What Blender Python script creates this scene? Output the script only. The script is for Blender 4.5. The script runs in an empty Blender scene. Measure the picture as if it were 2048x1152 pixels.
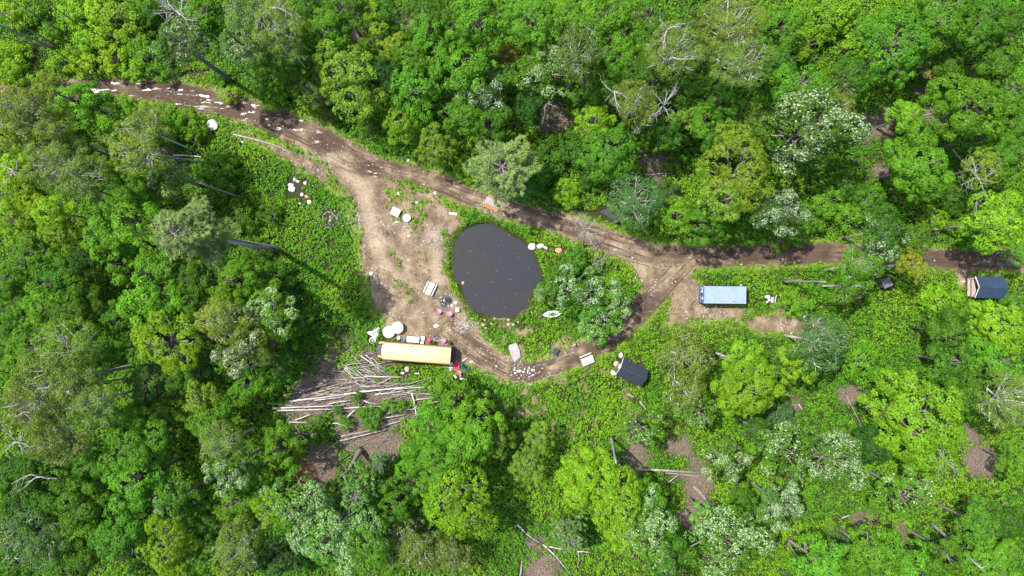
import bpy, math, random
import numpy as np
from mathutils import Vector

# ------------------------------------------------------------------ camera, sky, sun, exposure
scene = bpy.context.scene
COL = scene.collection
random.seed(7)
rng = np.random.default_rng(11)
CAM_H = 99.0
FPX = 1365.0                      # focal length in photo pixels (2048 wide)
S0 = FPX / CAM_H                  # photo pixels per metre on the ground

cam_d = bpy.data.cameras.new('camera')
cam_d.sensor_width = 36.0
cam_d.lens = 36.0 * FPX / 2048.0
cam_d.clip_end = 2000.0
cam = bpy.data.objects.new('camera', cam_d)
cam.location = (0, 0, CAM_H)
COL.objects.link(cam)
scene.camera = cam

SUN_ZEN = math.radians(28.8)
SUN_DIR = Vector((-0.858 * math.sin(SUN_ZEN), 0.514 * math.sin(SUN_ZEN), math.cos(SUN_ZEN))).normalized()
world = bpy.data.worlds.new('World')
scene.world = world
world.use_nodes = True
wn = world.node_tree
bg = wn.nodes['Background']
sky = wn.nodes.new('ShaderNodeTexSky')
sky.sky_type = 'NISHITA'
sky.sun_disc = False
sky.sun_elevation = math.pi / 2 - SUN_ZEN
sky.sun_rotation = math.atan2(SUN_DIR.x, SUN_DIR.y)
sky.dust_density = 2.0
wn.links.new(sky.outputs[0], bg.inputs[0])
bg.inputs[1].default_value = 0.15
sun_d = bpy.data.lights.new('sun', 'SUN')
sun_d.energy = 3.6
sun_d.angle = math.radians(0.55)
sun_d.color = (1.0, 0.955, 0.88)
sun = bpy.data.objects.new('sun', sun_d)
sun.rotation_euler = SUN_DIR.to_track_quat('Z', 'Y').to_euler()
sun.location = (-60, 40, 120)
COL.objects.link(sun)
vs = scene.view_settings
vs.view_transform = 'Standard'
vs.look = 'None'
vs.gamma = 1.0
vs.use_curve_mapping = False
vs.exposure = 1.6
scene.cycles.max_bounces = 6
scene.cycles.diffuse_bounces = 3
scene.cycles.transmission_bounces = 3
scene.cycles.glossy_bounces = 2
scene.cycles.sample_clamp_indirect = 6.0


# ------------------------------------------------------------------ coordinates
def P(px, py, z=0.0):
    """world x, y of what stands at height z and is seen at this photo position"""
    s = FPX / (CAM_H - z)
    return ((px - 1024.0) / s, -(py - 576.0) / s)


def hash2(ix, iy, seed):
    h = (ix.astype(np.int64) * 374761393 + iy.astype(np.int64) * 668265263 + seed * 982451653) & 0x7fffffff
    h = ((h ^ (h >> 13)) * 1274126177) & 0x7fffffff
    h = h ^ (h >> 16)
    return (h & 0xffff) / 65535.0


def vnoise(x, y, scale, seed=0):
    x = np.asarray(x, float) / scale + 1000.0
    y = np.asarray(y, float) / scale + 1000.0
    ix, iy = np.floor(x), np.floor(y)
    fx, fy = x - ix, y - iy
    fx = fx * fx * (3 - 2 * fx)
    fy = fy * fy * (3 - 2 * fy)
    a = hash2(ix, iy, seed); b = hash2(ix + 1, iy, seed)
    c = hash2(ix, iy + 1, seed); d = hash2(ix + 1, iy + 1, seed)
    return (a * (1 - fx) + b * fx) * (1 - fy) + (c * (1 - fx) + d * fx) * fy


def fbm(x, y, scale, seed=0, octv=3):
    v = 0; amp = 1; tot = 0
    for o in range(octv):
        v = v + amp * vnoise(x, y, scale / (2 ** o), seed + o * 17)
        tot += amp; amp *= 0.5
    return v / tot


def sstep(a, b, v):
    t = np.clip((v - a) / (b - a), 0, 1)
    return t * t * (3 - 2 * t)


def path_sd(px, py, pts):
    """signed depth inside a path of varying half width (photo px); also plain distance to its centre"""
    best = np.full(px.shape, -1e9); bc = np.full(px.shape, 1e9); side = np.zeros(px.shape)
    for (x0, y0, w0), (x1, y1, w1) in zip(pts[:-1], pts[1:]):
        dx, dy = x1 - x0, y1 - y0
        L2 = dx * dx + dy * dy
        t = np.clip(((px - x0) * dx + (py - y0) * dy) / L2, 0, 1)
        d = np.hypot(px - x0 - t * dx, py - y0 - t * dy)
        best = np.maximum(best, w0 + (w1 - w0) * t - d)
        bc = np.minimum(bc, d)
    return best, bc


def poly_sd(px, py, poly):
    inside = np.zeros(px.shape, bool)
    dmin = np.full(px.shape, 1e9)
    n = len(poly)
    for i in range(n):
        x0, y0 = poly[i]; x1, y1 = poly[(i + 1) % n]
        dx, dy = x1 - x0, y1 - y0
        t = np.clip(((px - x0) * dx + (py - y0) * dy) / (dx * dx + dy * dy + 1e-9), 0, 1)
        dmin = np.minimum(dmin, np.hypot(px - x0 - t * dx, py - y0 - t * dy))
        c = ((y0 > py) != (y1 > py)) & (px < (x1 - x0) * (py - y0) / (y1 - y0 + 1e-12) + x0)
        inside ^= c
    return np.where(inside, dmin, -dmin)


def smooth_poly(poly, sub=5):
    n = len(poly); out = []
    for i in range(n):
        p0, p1, p2, p3 = [np.array(poly[(i + k) % n], float) for k in (-1, 0, 1, 2)]
        for s in range(sub):
            t = s / sub
            out.append(tuple(0.5 * ((2 * p1) + (-p0 + p2) * t + (2 * p0 - 5 * p1 + 4 * p2 - p3) * t * t
                                    + (-p0 + 3 * p1 - 3 * p2 + p3) * t ** 3)))
    return out


# ------------------------------------------------------------------ layout of the ground (photo pixels, at ground level)
ROAD = [(-60, 190, 18), (60, 185, 18), (165, 180, 20), (230, 177, 21), (300, 180, 23), (360, 190, 25), (420, 203, 25),
        (480, 218, 24), (540, 238, 25), (600, 262, 27), (650, 288, 30), (700, 316, 28), (760, 338, 22), (830, 352, 20),
        (890, 372, 20), (940, 394, 20), (985, 408, 20), (1050, 428, 20), (1120, 448, 22), (1180, 470, 22), (1250, 494, 25),
        (1320, 516, 28), (1400, 516, 24), (1500, 512, 22), (1600, 508, 22), (1670, 505, 21), (1760, 510, 20),
        (1860, 517, 20), (1960, 520, 20), (2060, 525, 20), (2200, 530, 20)]
LOOP = [(1370, 530, 24), (1340, 560, 24), (1300, 602, 25), (1258, 648, 24), (1208, 684, 21), (1160, 706, 19), (1110, 733, 20),
        (1060, 745, 21), (1010, 736, 22), (965, 712, 24), (930, 685, 30), (900, 660, 34)]
WEST = [(470, 262, 7), (540, 292, 10), (600, 322, 14), (650, 350, 16), (690, 380, 16), (712, 440, 16)]
CLEARING = [(640, 300), (690, 318), (760, 345), (820, 362), (862, 385), (880, 408), (905, 425), (925, 440), (905, 468), (895, 500),
            (896, 540), (905, 575), (920, 605), (938, 640), (960, 660), (975, 700), (905, 745), (860, 700), (800, 685),
            (770, 650), (748, 625), (732, 575), (722, 520), (712, 460), (700, 405), (672, 352)]
GREENC = [(770, 372), (815, 372), (862, 400), (850, 440), (835, 470), (800, 458), (775, 430), (768, 400)]
APRON = [(1370, 540), (1400, 560), (1402, 612), (1480, 612), (1500, 622), (1490, 640), (1420, 640), (1370, 655), (1330, 655), (1335, 600)]
JUNCTION = [(1235, 500), (1300, 512), (1375, 520), (1372, 560), (1330, 590), (1296, 594), (1280, 560), (1262, 532)]
APRON2 = [(1470, 640), (1560, 628), (1600, 640), (1590, 670), (1520, 665)]
CABINYARD = [(1900, 535), (1945, 535), (1940, 575), (1915, 575)]
POND = smooth_poly([(904, 520), (903, 495), (912, 472), (930, 455), (955, 446), (980, 447), (1005, 458), (1030, 470), (1052, 485),
                    (1068, 505), (1078, 530), (1084, 553), (1076, 572), (1064, 585), (1060, 602), (1050, 620), (1030, 634),
                    (1000, 638), (975, 632), (952, 626), (935, 610), (922, 585), (910, 560), (904, 540)], 3)
POOL = smooth_poly([(1122, 424), (1150, 417), (1185, 421), (1212, 410), (1235, 424), (1243, 446), (1222, 444), (1200, 432), (1165, 433)], 3)
DITCH = smooth_poly([(346, 152), (354, 148), (360, 150), (368, 142), (378, 144), (384, 137), (392, 141), (400, 138), (404, 143), (414, 139), (424, 143), (420, 147),
                     (410, 146), (404, 151), (396, 149), (388, 154), (380, 150), (372, 155), (362, 154), (354, 157)], 2)
STREAM = smooth_poly([(72, 92), (84, 94), (78, 118), (72, 140), (62, 138), (66, 112)], 3)
LITTER = [(1120, 235, 55), (1310, 328, 48), (1755, 255, 55), (1852, 180, 26), (1850, 235, 45), (730, 60, 35), (820, 45, 30),
          (1760, 345, 28), (1275, 905, 50), (1390, 960, 66), (1385, 1030, 36), (1360, 890, 36), (1085, 1125, 55), (1590, 812, 30), (1700, 790, 30), (1610, 660, 35), (1560, 620, 22), (1930, 870, 30), (1960, 920, 36), (1730, 1050, 45),
          (1790, 1070, 30), (640, 930, 70), (720, 880, 60), (700, 780, 110), (775, 800, 68), (620, 800, 60), (690, 745, 40),
          (760, 890, 60), (830, 960, 30), (1870, 460, 20),
          (1910, 740, 36), (560, 640, 24), (470, 1010, 26), (1700, 180, 22), (330, 320, 30), (1985, 330, 30)]
MUDS = [(185, 172, 70), (350, 185, 120), (470, 212, 70), (560, 240, 70), (660, 280, 60), (735, 340, 40), (1210, 690, 60), (1290, 610, 50),
        (1060, 745, 45), (1360, 500, 40), (1500, 500, 70), (1620, 500, 70), (1900, 510, 90), (2000, 525, 70), (1150, 720, 30)]


def ground_masks(px, py):
    m = {}
    x = (px - 1024) / S0; y = -(py - 576) / S0
    n1 = fbm(x, y, 3.0, 3) - 0.5
    n2 = fbm(x, y, 0.9, 9) - 0.5
    rd, rc = path_sd(px, py, ROAD)
    lp, lc = path_sd(px, py, LOOP)
    ws, wc = path_sd(px, py, WEST)
    cl = poly_sd(px, py, CLEARING)
    ap = np.maximum(np.maximum(poly_sd(px, py, APRON), poly_sd(px, py, JUNCTION)), np.maximum(poly_sd(px, py, APRON2), poly_sd(px, py, CABINYARD) - 2))
    pond = poly_sd(px, py, POND) + 3.0 + n1 * 6 + n2 * 5
    pool = np.maximum(poly_sd(px, py, POOL), np.maximum(poly_sd(px, py, DITCH), poly_sd(px, py, STREAM)))
    track = np.maximum(rd, lp)
    d = np.maximum(np.maximum(track, cl), np.maximum(ws - 4, ap - 2))
    bare = sstep(-7, 7, d + n1 * 12 + n2 * 8)
    green = sstep(-12, 14, poly_sd(px, py, GREENC)) * 0.9
    # grass strip between clearing and west track, strip above the container, loop's grassy crown
    strip = [([(655, 350, 8), (690, 395, 16), (712, 450, 12), (718, 500, 6)], 1.0), ([(1395, 541, 4), (1440, 540, 8), (1520, 537, 8)], 0.9),
             ([(890, 470, 10), (890, 530, 10), (905, 580, 8)], 0.7), ([(735, 560, 8), (742, 610, 9), (765, 640, 10)], 0.8),
             ([(770, 356, 6), (800, 362, 8), (850, 380, 8)], 0.8), ([(1250, 665, 8), (1300, 630, 8), (1340, 610, 6)], 0.6),
             ([(800, 575, 20), (815, 600, 16)], 0.5), ([(780, 500, 8), (800, 530, 8)], 0.5), ([(1380, 645, 8), (1480, 650, 10)], .9)]
    for pts, k in strip:
        green = np.maximum(green, k * sstep(-5, 7, path_sd(px, py, pts)[0] + n2 * 14))
    edge = sstep(-16, -3, d + n1 * 10) * (1 - sstep(0, 6, d))          # grassy verge
    mud = np.zeros(px.shape)
    for mx, my, mr in MUDS:
        mud = np.maximum(mud, 1 - sstep(mr * 0.5, mr * 1.15, np.hypot(px - mx, (py - my) * 1.6) + n1 * 30))
    rut = np.exp(-((np.minimum(rc, lc) - 10.5) / 4.0) ** 2)
    mud = mud * sstep(-2, 6, track + n2 * 6)
    lit = np.zeros(px.shape)
    for lx, ly, lr in LITTER:
        lit = np.maximum(lit, 1 - sstep(lr * 0.35, lr * 1.15, np.hypot(px - lx, (py - ly) * 1.15) + n1 * lr * 1.5 + n2 * lr * 0.7))
    # broken dry patches between the pond and the loop, and on the lower bank
    isl = 0.85 * sstep(0.55, 0.70, fbm(x, y, 1.3, 41, 4)) * (1 - sstep(60, 110, np.hypot((px - 1050) * 0.8, (py - 690) * 1.3)))
    isl = np.maximum(isl, 0.8 * sstep(0.58, 0.74, fbm(x, y, 1.5, 47, 4)) * (1 - sstep(60, 130, np.hypot((px - 1140) * 0.7, (py - 810)))))
    m['bare'] = bare * (1 - green * (0.35 + 0.65 * sstep(-.25, .2, n2 + n1)))
    m['dry'] = isl
    m['lit'] = lit * (1 - bare)
    m['mud'] = mud
    m['rut'] = rut * sstep(-4, 4, track)
    m['grass'] = np.clip(np.maximum(edge, green * 0.9), 0, 1)
    lane = np.maximum(path_sd(px, py, [(640, 292, 4), (690, 330, 10), (728, 395, 14), (742, 450, 15), (756, 505, 10), (800, 560, 6)])[0],
                      path_sd(px, py, [(870, 470, 6), (872, 520, 12), (880, 560, 12)])[0])
    lane = np.maximum(lane, path_sd(px, py, [(1080, 446, 3), (1180, 478, 8), (1290, 520, 12)])[0])
    m['lane'] = sstep(-8, 10, lane + n1 * 16 + n2 * 10) * bare
    m['track'] = d
    m['across'] = np.minimum(rc, lc) / 10.0
    m['ontrack'] = sstep(-4, 8, track)
    m['pond'] = np.maximum(pond, pool)
    m['pondonly'] = pond
    ash = 1 - sstep(9, 17, np.hypot(px - 893, py - 604) + n2 * 8)
    m['ash'] = ash
    return m


def ground_z(px, py, m=None):
    x = (px - 1024) / S0; y = -(py - 576) / S0
    if m is None:
        m = ground_masks(px, py)
    z = 0.22 * (fbm(x, y, 9, 21) - 0.5) + 0.10 * (fbm(x, y, 1.6, 23) - 0.5) * (1 - 0.75 * m['bare'])
    z = z - 0.10 * m['rut'] * (0.4 + 0.6 * m['mud']) + 0.05 * (fbm(x, y, 0.7, 29) - 0.5) * m['bare']
    z = z - 0.95 * sstep(-3, 20, m['pond'])
    return z


def gz(px, py):
    return float(ground_z(np.array([float(px)]), np.array([float(py)]))[0])


# ------------------------------------------------------------------ materials
def nd(t, kind, x=0, y=0, **kw):
    n = t.nodes.new(kind)
    for k, v in kw.items():
        setattr(n, k, v)
    return n


def new_mat(name):
    m = bpy.data.materials.new(name)
    m.use_nodes = True
    t = m.node_tree
    return m, t, t.nodes['Principled BSDF']


def mixc(t, fac, a, b, mode='MIX'):
    n = t.nodes.new('ShaderNodeMix')
    n.data_type = 'RGBA'; n.blend_type = mode
    for sock, v in ((n.inputs[0], fac), (n.inputs[6], a), (n.inputs[7], b)):
        if hasattr(v, 'links') or hasattr(v, 'is_linked'):
            t.links.new(v, sock)
        elif isinstance(v, (tuple, list)):
            sock.default_value = (*v[:3], 1)
        else:
            sock.default_value = v
    return n.outputs[2]


def mathn(t, op, a, b=0.0, clamp=False):
    n = t.nodes.new('ShaderNodeMath'); n.operation = op; n.use_clamp = clamp
    for sock, v in ((n.inputs[0], a), (n.inputs[1], b)):
        if hasattr(v, 'is_linked'):
            t.links.new(v, sock)
        else:
            sock.default_value = v
    return n.outputs[0]


def noise(t, scale, detail=3, rough=0.6, coord='Object'):
    n = t.nodes.new('ShaderNodeTexNoise')
    n.inputs['Scale'].default_value = scale
    n.inputs['Detail'].default_value = detail
    n.inputs['Roughness'].default_value = rough
    if coord == 'Object':
        tc = t.nodes.new('ShaderNodeTexCoord')
        t.links.new(tc.outputs['Object'], n.inputs['Vector'])
    else:
        g = t.nodes.new('ShaderNodeNewGeometry')
        t.links.new(g.outputs['Position'], n.inputs['Vector'])
    return n.outputs['Fac']


def ramp(t, v, stops):
    r = t.nodes.new('ShaderNodeValToRGB')
    el = r.color_ramp.elements
    while len(el) < len(stops):
        el.new(0.5)
    for e, (p, c) in zip(el, stops):
        e.position = p
        e.color = (*c, 1) if isinstance(c, (tuple, list)) else (c, c, c, 1)
    t.links.new(v, r.inputs[0])
    return r.outputs[0]


def attr(t, name):
    a = t.nodes.new('ShaderNodeAttribute'); a.attribute_name = name
    return a


def mat_earth():
    m, t, b = new_mat('earth')
    nf = noise(t, 5.5, 4, 0.7, 'w'); nm = noise(t, 0.55, 4, 0.6, 'w'); nb = noise(t, 0.14, 3, 0.6, 'w')
    ns = noise(t, 7.0, 3, 0.75, 'w')
    # streaks that run with the wheels: noise over the distance from the track's middle
    acr = attr(t, 'across').outputs['Fac']
    g0 = t.nodes.new('ShaderNodeNewGeometry')
    mp0 = t.nodes.new('ShaderNodeMapping'); mp0.inputs['Scale'].default_value = (0.16, 0.16, 0.16)
    t.links.new(g0.outputs['Position'], mp0.inputs['Vector'])
    cx = t.nodes.new('ShaderNodeCombineXYZ'); t.links.new(mathn(t, 'MULTIPLY', acr, 2.6), cx.inputs[2])
    va = t.nodes.new('ShaderNodeVectorMath'); va.operation = 'ADD'
    t.links.new(mp0.outputs[0], va.inputs[0]); t.links.new(cx.outputs[0], va.inputs[1])
    sn = t.nodes.new('ShaderNodeTexNoise'); sn.inputs['Scale'].default_value = 1.0; sn.inputs['Detail'].default_value = 4; sn.inputs['Roughness'].default_value = 0.65
    t.links.new(va.outputs[0], sn.inputs['Vector'])
    streak = sn.outputs['Fac']
    dirt = ramp(t, nm, [(0.30, (0.052, 0.036, 0.023)), (0.46, (0.118, 0.084, 0.052)), (0.60, (0.190, 0.143, 0.093)), (0.76, (0.27, 0.215, 0.150))])
    dirt = mixc(t, mathn(t, 'MULTIPLY', ramp(t, nf, [(0.35, 0.0), (0.7, 1.0)]), 0.55), dirt, (0.066, 0.047, 0.030))
    dirt = mixc(t, mathn(t, 'MULTIPLY', attr(t, 'lane').outputs['Fac'], ramp(t, nf, [(0.35, 0.6), (0.65, 0.1)])), dirt, (0.29, 0.232, 0.165))
    peb = ramp(t, ns, [(0.58, 0.0), (0.68, 1.0)])
    dirt = mixc(t, mathn(t, 'MULTIPLY', peb, 0.45), dirt, (0.30, 0.262, 0.21))
    mud = ramp(t, nf, [(0.3, (0.022, 0.014, 0.010)), (0.7, (0.066, 0.044, 0.031))])
    ontrk = attr(t, 'ontrack').outputs['Fac']
    dirt = mixc(t, mathn(t, 'MULTIPLY', ramp(t, streak, [(0.42, 1.0), (0.50, 0.0)]), mathn(t, 'MULTIPLY', ontrk, 0.85)), dirt, (0.040, 0.027, 0.018))
    rutm = attr(t, 'rut').outputs['Fac']
    mudf = attr(t, 'mud').outputs['Fac']
    mf = mathn(t, 'MULTIPLY', mudf, ramp(t, nm, [(0.30, 0.55), (0.55, 1.0)]), True)
    mf = mathn(t, 'MAXIMUM', mf, mathn(t, 'MULTIPLY', rutm, ramp(t, nm, [(0.35, 0.75), (0.65, 0.25)])), True)
    dirt = mixc(t, mf, dirt, mud)
    ash = attr(t, 'ash').outputs['Fac']
    dirt = mixc(t, ash, dirt, (0.055, 0.053, 0.052))
    shaded_soil = ramp(t, nf, [(0.3, (0.010, 0.014, 0.004)), (0.7, (0.028, 0.036, 0.010))])  # near-black tone paints shade into the gaps between plants
    shaded_soil = mixc(t, ramp(t, nb, [(0.45, 0.0), (0.65, 1.0)]), shaded_soil, (0.026, 0.024, 0.011))
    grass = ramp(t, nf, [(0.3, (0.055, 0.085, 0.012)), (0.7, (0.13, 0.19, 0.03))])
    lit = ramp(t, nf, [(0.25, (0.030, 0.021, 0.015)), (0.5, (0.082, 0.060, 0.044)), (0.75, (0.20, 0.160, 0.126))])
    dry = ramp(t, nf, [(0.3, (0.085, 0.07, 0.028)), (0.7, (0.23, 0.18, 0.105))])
    c = mixc(t, attr(t, 'grass').outputs['Fac'], shaded_soil, grass)
    c = mixc(t, attr(t, 'lit').outputs['Fac'], c, lit)
    c = mixc(t, attr(t, 'dry').outputs['Fac'], c, dry)
    bare = attr(t, 'bare').outputs['Fac']
    bf = mathn(t, 'ADD', bare, mathn(t, 'MULTIPLY', mathn(t, 'SUBTRACT', nf, 0.5), 0.9))
    bf = ramp(t, bf, [(0.38, 0.0), (0.62, 1.0)])
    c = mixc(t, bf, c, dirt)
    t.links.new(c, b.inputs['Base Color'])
    # wet mud is smooth, everything else dull
    g = t.nodes.new('ShaderNodeNewGeometry')
    mp = t.nodes.new('ShaderNodeMapping'); mp.inputs['Rotation'].default_value = (0, 0, 0.22); mp.inputs['Scale'].default_value = (0.45, 1.7, 1)
    t.links.new(g.outputs['Position'], mp.inputs['Vector'])
    wn2 = t.nodes.new('ShaderNodeTexNoise'); wn2.inputs['Scale'].default_value = 0.9; wn2.inputs['Detail'].default_value = 6; wn2.inputs['Roughness'].default_value = 0.7
    t.links.new(mp.outputs[0], wn2.inputs['Vector'])
    wet = mathn(t, 'MULTIPLY', mudf, ramp(t, wn2.outputs['Fac'], [(0.55, 0.0), (0.60, 1.0)]), True)
    rough = ramp(t, wet, [(0.0, 0.95), (0.3, 0.8), (0.85, 0.24)])
    t.links.new(rough, b.inputs['Roughness'])
    t.links.new(ramp(t, wet, [(0.0, 0.12), (0.6, 0.5)]), b.inputs['Specular IOR Level'])
    bp = t.nodes.new('ShaderNodeBump')
    bp.inputs['Strength'].default_value = 0.5
    bp.inputs['Distance'].default_value = 0.06
    t.links.new(mathn(t, 'ADD', nf, mathn(t, 'MULTIPLY', ns, 0.5)), bp.inputs['Height'])
    t.links.new(bp.outputs[0], b.inputs['Normal'])
    return m


def leaf_shader(t, col, translucency, gloss, rough=0.5, trans_tint=(1.15, 1.25, 0.5)):
    t.nodes.remove(t.nodes['Principled BSDF'])
    out = t.nodes['Material Output']
    dif = t.nodes.new('ShaderNodeBsdfDiffuse'); t.links.new(col, dif.inputs[0])
    tr = t.nodes.new('ShaderNodeBsdfTranslucent')
    t.links.new(mixc(t, 1.0, col, trans_tint, 'MULTIPLY'), tr.inputs[0])
    mx = t.nodes.new('ShaderNodeMixShader'); mx.inputs[0].default_value = translucency
    t.links.new(dif.outputs[0], mx.inputs[1]); t.links.new(tr.outputs[0], mx.inputs[2])
    gl = t.nodes.new('ShaderNodeBsdfGlossy'); gl.inputs['Roughness'].default_value = rough
    gl.inputs['Color'].default_value = (1, 1, 1, 1)
    m2 = t.nodes.new('ShaderNodeMixShader'); m2.inputs[0].default_value = gloss
    t.links.new(mx.outputs[0], m2.inputs[1]); t.links.new(gl.outputs[0], m2.inputs[2])
    t.links.new(m2.outputs[0], out.inputs['Surface'])


def mat_leaf(name, translucency=0.42, gloss=0.006, pale=(0.40, 0.46, 0.32)):
    m, t, b = new_mat(name)
    oi = t.nodes.new('ShaderNodeObjectInfo')
    tint = attr(t, 'tint').outputs['Fac']
    lo = mixc(t, 1.0, oi.outputs['Color'], (0.55, 0.66, 0.75), 'MULTIPLY')
    hi = mixc(t, 1.0, oi.outputs['Color'], (1.5, 1.42, 1.2), 'MULTIPLY')
    col = mixc(t, tint, lo, hi)
    col = mixc(t, attr(t, 'pale').outputs['Fac'], col, pale)
    leaf_shader(t, col, translucency, gloss)
    return m


def mat_cover():
    m, t, b = new_mat('cover_leaves')
    c = attr(t, 'lc').outputs['Color']
    leaf_shader(t, c, 0.40, 0.005)
    return m


def mat_plain(name, col, rough=0.7, var=0.25, scale=3.0, metallic=0.0, col2=None, bump=0.0, spec=0.4, wear=None):
    m, t, b = new_mat(name)
    n = noise(t, scale, 5, 0.65)
    c2 = col2 if col2 else tuple(v * (1 - var) for v in col)
    c = mixc(t, ramp(t, n, [(0.33, 0.0), (0.66, 1.0)]), c2, col)
    if wear:
        n2 = noise(t, scale * 3.1, 4, 0.7)
        c = mixc(t, ramp(t, n2, [(0.58, 0.0), (0.68, 0.8)]), c, wear)
    t.links.new(c, b.inputs['Base Color'])
    b.inputs['Roughness'].default_value = rough
    b.inputs['Metallic'].default_value = metallic
    b.inputs['Specular IOR Level'].default_value = spec
    if bump:
        bp = t.nodes.new('ShaderNodeBump'); bp.inputs['Strength'].default_value = bump
        bp.inputs['Distance'].default_value = 0.03
        t.links.new(noise(t, scale * 4, 4, 0.7), bp.inputs['Height'])
        t.links.new(bp.outputs[0], b.inputs['Normal'])
    return m


def mat_bark(name, a, bcol, scale=(14, 14, 2.5)):
    m, t, b = new_mat(name)
    tc = t.nodes.new('ShaderNodeTexCoord')
    mp = t.nodes.new('ShaderNodeMapping'); mp.inputs['Scale'].default_value = scale
    t.links.new(tc.outputs['Object'], mp.inputs['Vector'])
    n = t.nodes.new('ShaderNodeTexNoise'); n.inputs['Scale'].default_value = 1.0; n.inputs['Detail'].default_value = 4
    t.links.new(mp.outputs[0], n.inputs['Vector'])
    c = mixc(t, ramp(t, n.outputs['Fac'], [(0.35, 0.0), (0.65, 1.0)]), a, bcol)
    t.links.new(c, b.inputs['Base Color'])
    b.inputs['Roughness'].default_value = 0.9
    b.inputs['Specular IOR Level'].default_value = 0.2
    bp = t.nodes.new('ShaderNodeBump'); bp.inputs['Strength'].default_value = 0.6; bp.inputs['Distance'].default_value = 0.03
    t.links.new(n.outputs['Fac'], bp.inputs['Height']); t.links.new(bp.outputs[0], b.inputs['Normal'])
    return m


def mat_water(name, col):
    m, t, b = new_mat(name)
    n = noise(t, 0.12, 3, 0.5, 'w')
    c = mixc(t, ramp(t, n, [(0.35, 0.0), (0.7, 1.0)]), col, tuple(v * 0.82 + a for v, a in zip(col, (0.008, 0.004, 0.0))))
    t.links.new(c, b.inputs['Base Color'])
    b.inputs['Roughness'].default_value = 0.04
    b.inputs['IOR'].default_value = 1.33
    bp = t.nodes.new('ShaderNodeBump'); bp.inputs['Strength'].default_value = 0.05; bp.inputs['Distance'].default_value = 0.02
    t.links.new(noise(t, 2.2, 2, 0.5, 'w'), bp.inputs['Height']); t.links.new(bp.outputs[0], b.inputs['Normal'])
    return m


M = {}
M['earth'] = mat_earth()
M['leaf'] = mat_leaf('leaves')
M['needle'] = mat_leaf('needles', 0.3, 0.02)
M['cover'] = mat_cover()
M['bark'] = mat_bark('bark_grey', (0.075, 0.065, 0.055), (0.22, 0.195, 0.17))
M['bark_mid'] = mat_bark('bark_mid', (0.12, 0.105, 0.10), (0.30, 0.27, 0.25))
M['bark_pale'] = mat_bark('bark_pale', (0.22, 0.20, 0.18), (0.50, 0.47, 0.44))
M['bark_dead'] = mat_bark('bark_bleached', (0.10, 0.092, 0.085), (0.27, 0.253, 0.24), (6, 6, 6))
M['log'] = mat_bark('log_bleached', (0.15, 0.133, 0.122), (0.47, 0.44, 0.415), (1.2, 9, 9))
M['log_grey'] = mat_bark('log_grey', (0.085, 0.074, 0.067), (0.28, 0.255, 0.238), (1.2, 9, 9))
M['twig'] = mat_bark('twig_grey', (0.085, 0.069, 0.058), (0.27, 0.235, 0.21), (3, 3, 3))
M['water'] = mat_water('pond_water', (0.018, 0.020, 0.0235))
M['pool'] = mat_water('pool_water', (0.04, 0.042, 0.05))
M['stone'] = mat_plain('stone_pale', (0.42, 0.385, 0.355), 0.9, 0.3, 4.0, bump=0.6)
M['stone_grey'] = mat_plain('stone_grey', (0.25, 0.23, 0.222), 0.9, 0.35, 3.0, bump=0.8)
M['stone_orange'] = mat_plain('stone_orange', (0.36, 0.18, 0.10), 0.9, 0.3, 3.0, bump=0.6, wear=(0.6, 0.5, 0.42))
M['stone_pink'] = mat_plain('stone_pink', (0.34, 0.255, 0.22), 0.9, 0.3, 3.0, bump=0.6)
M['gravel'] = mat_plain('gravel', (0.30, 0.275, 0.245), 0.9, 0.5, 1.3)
M['bus_roof'] = mat_plain('bus_roof_paint', (0.41, 0.300, 0.140), 0.5, 0.07, 0.8, col2=(0.385, 0.275, 0.122))
M['bus_side'] = mat_plain('bus_side_paint', (0.40, 0.235, 0.045), 0.5, 0.15, 1.5, wear=(0.45, 0.24, 0.06))
M['black_paint'] = mat_plain('black_paint', (0.022, 0.024, 0.032), 0.35, 0.3, 1.5)
M['black'] = mat_plain('black_plastic', (0.02, 0.02, 0.023), 0.55, 0.4, 4)
M['rubber'] = mat_plain('rubber', (0.018, 0.018, 0.019), 0.85, 0.4, 6)
M['glass'] = mat_plain('window_glass', (0.03, 0.035, 0.04), 0.06, 0.2, 1, spec=0.6)
M['curtain'] = mat_plain('curtained_glass', (0.55, 0.5, 0.42), 0.3, 0.3, 2)
M['white'] = mat_plain('white_paint', (0.56, 0.55, 0.54), 0.6, 0.08, 2)
M['white_wood'] = mat_plain('white_wood', (0.40, 0.385, 0.38), 0.8, 0.15, 3.5, wear=(0.30, 0.27, 0.255))
M['white_sheet'] = mat_plain('white_sheeting', (0.62, 0.61, 0.61), 0.55, 0.05, 2)
M['chrome'] = mat_plain('dull_metal', (0.45, 0.45, 0.46), 0.35, 0.2, 4, metallic=0.8)
M['rust'] = mat_plain('rusty_metal', (0.2, 0.075, 0.03), 0.85, 0.4, 5)
M['pink'] = mat_plain('pink_plastic', (0.44, 0.14, 0.25), 0.5, 0.12, 3, wear=(0.66, 0.46, 0.55))
M['red'] = mat_plain('red_plastic', (0.45, 0.025, 0.04), 0.45, 0.2, 3)
M['dark_red'] = mat_plain('dark_red_fabric', (0.42, 0.06, 0.07), 0.8, 0.3, 4)
M['green_tarp'] = mat_plain('green_tarpaulin', (0.03, 0.10, 0.055), 0.35, 0.4, 2.5, wear=(0.1, 0.22, 0.15))
M['cont_roof'] = mat_plain('container_roof', (0.165, 0.215, 0.295), 0.55, 0.14, 0.9, wear=(0.21, 0.25, 0.30))
M['cont_blue'] = mat_plain('container_blue', (0.035, 0.10, 0.26), 0.5, 0.3, 1.2, wear=(0.09, 0.16, 0.3))
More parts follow.
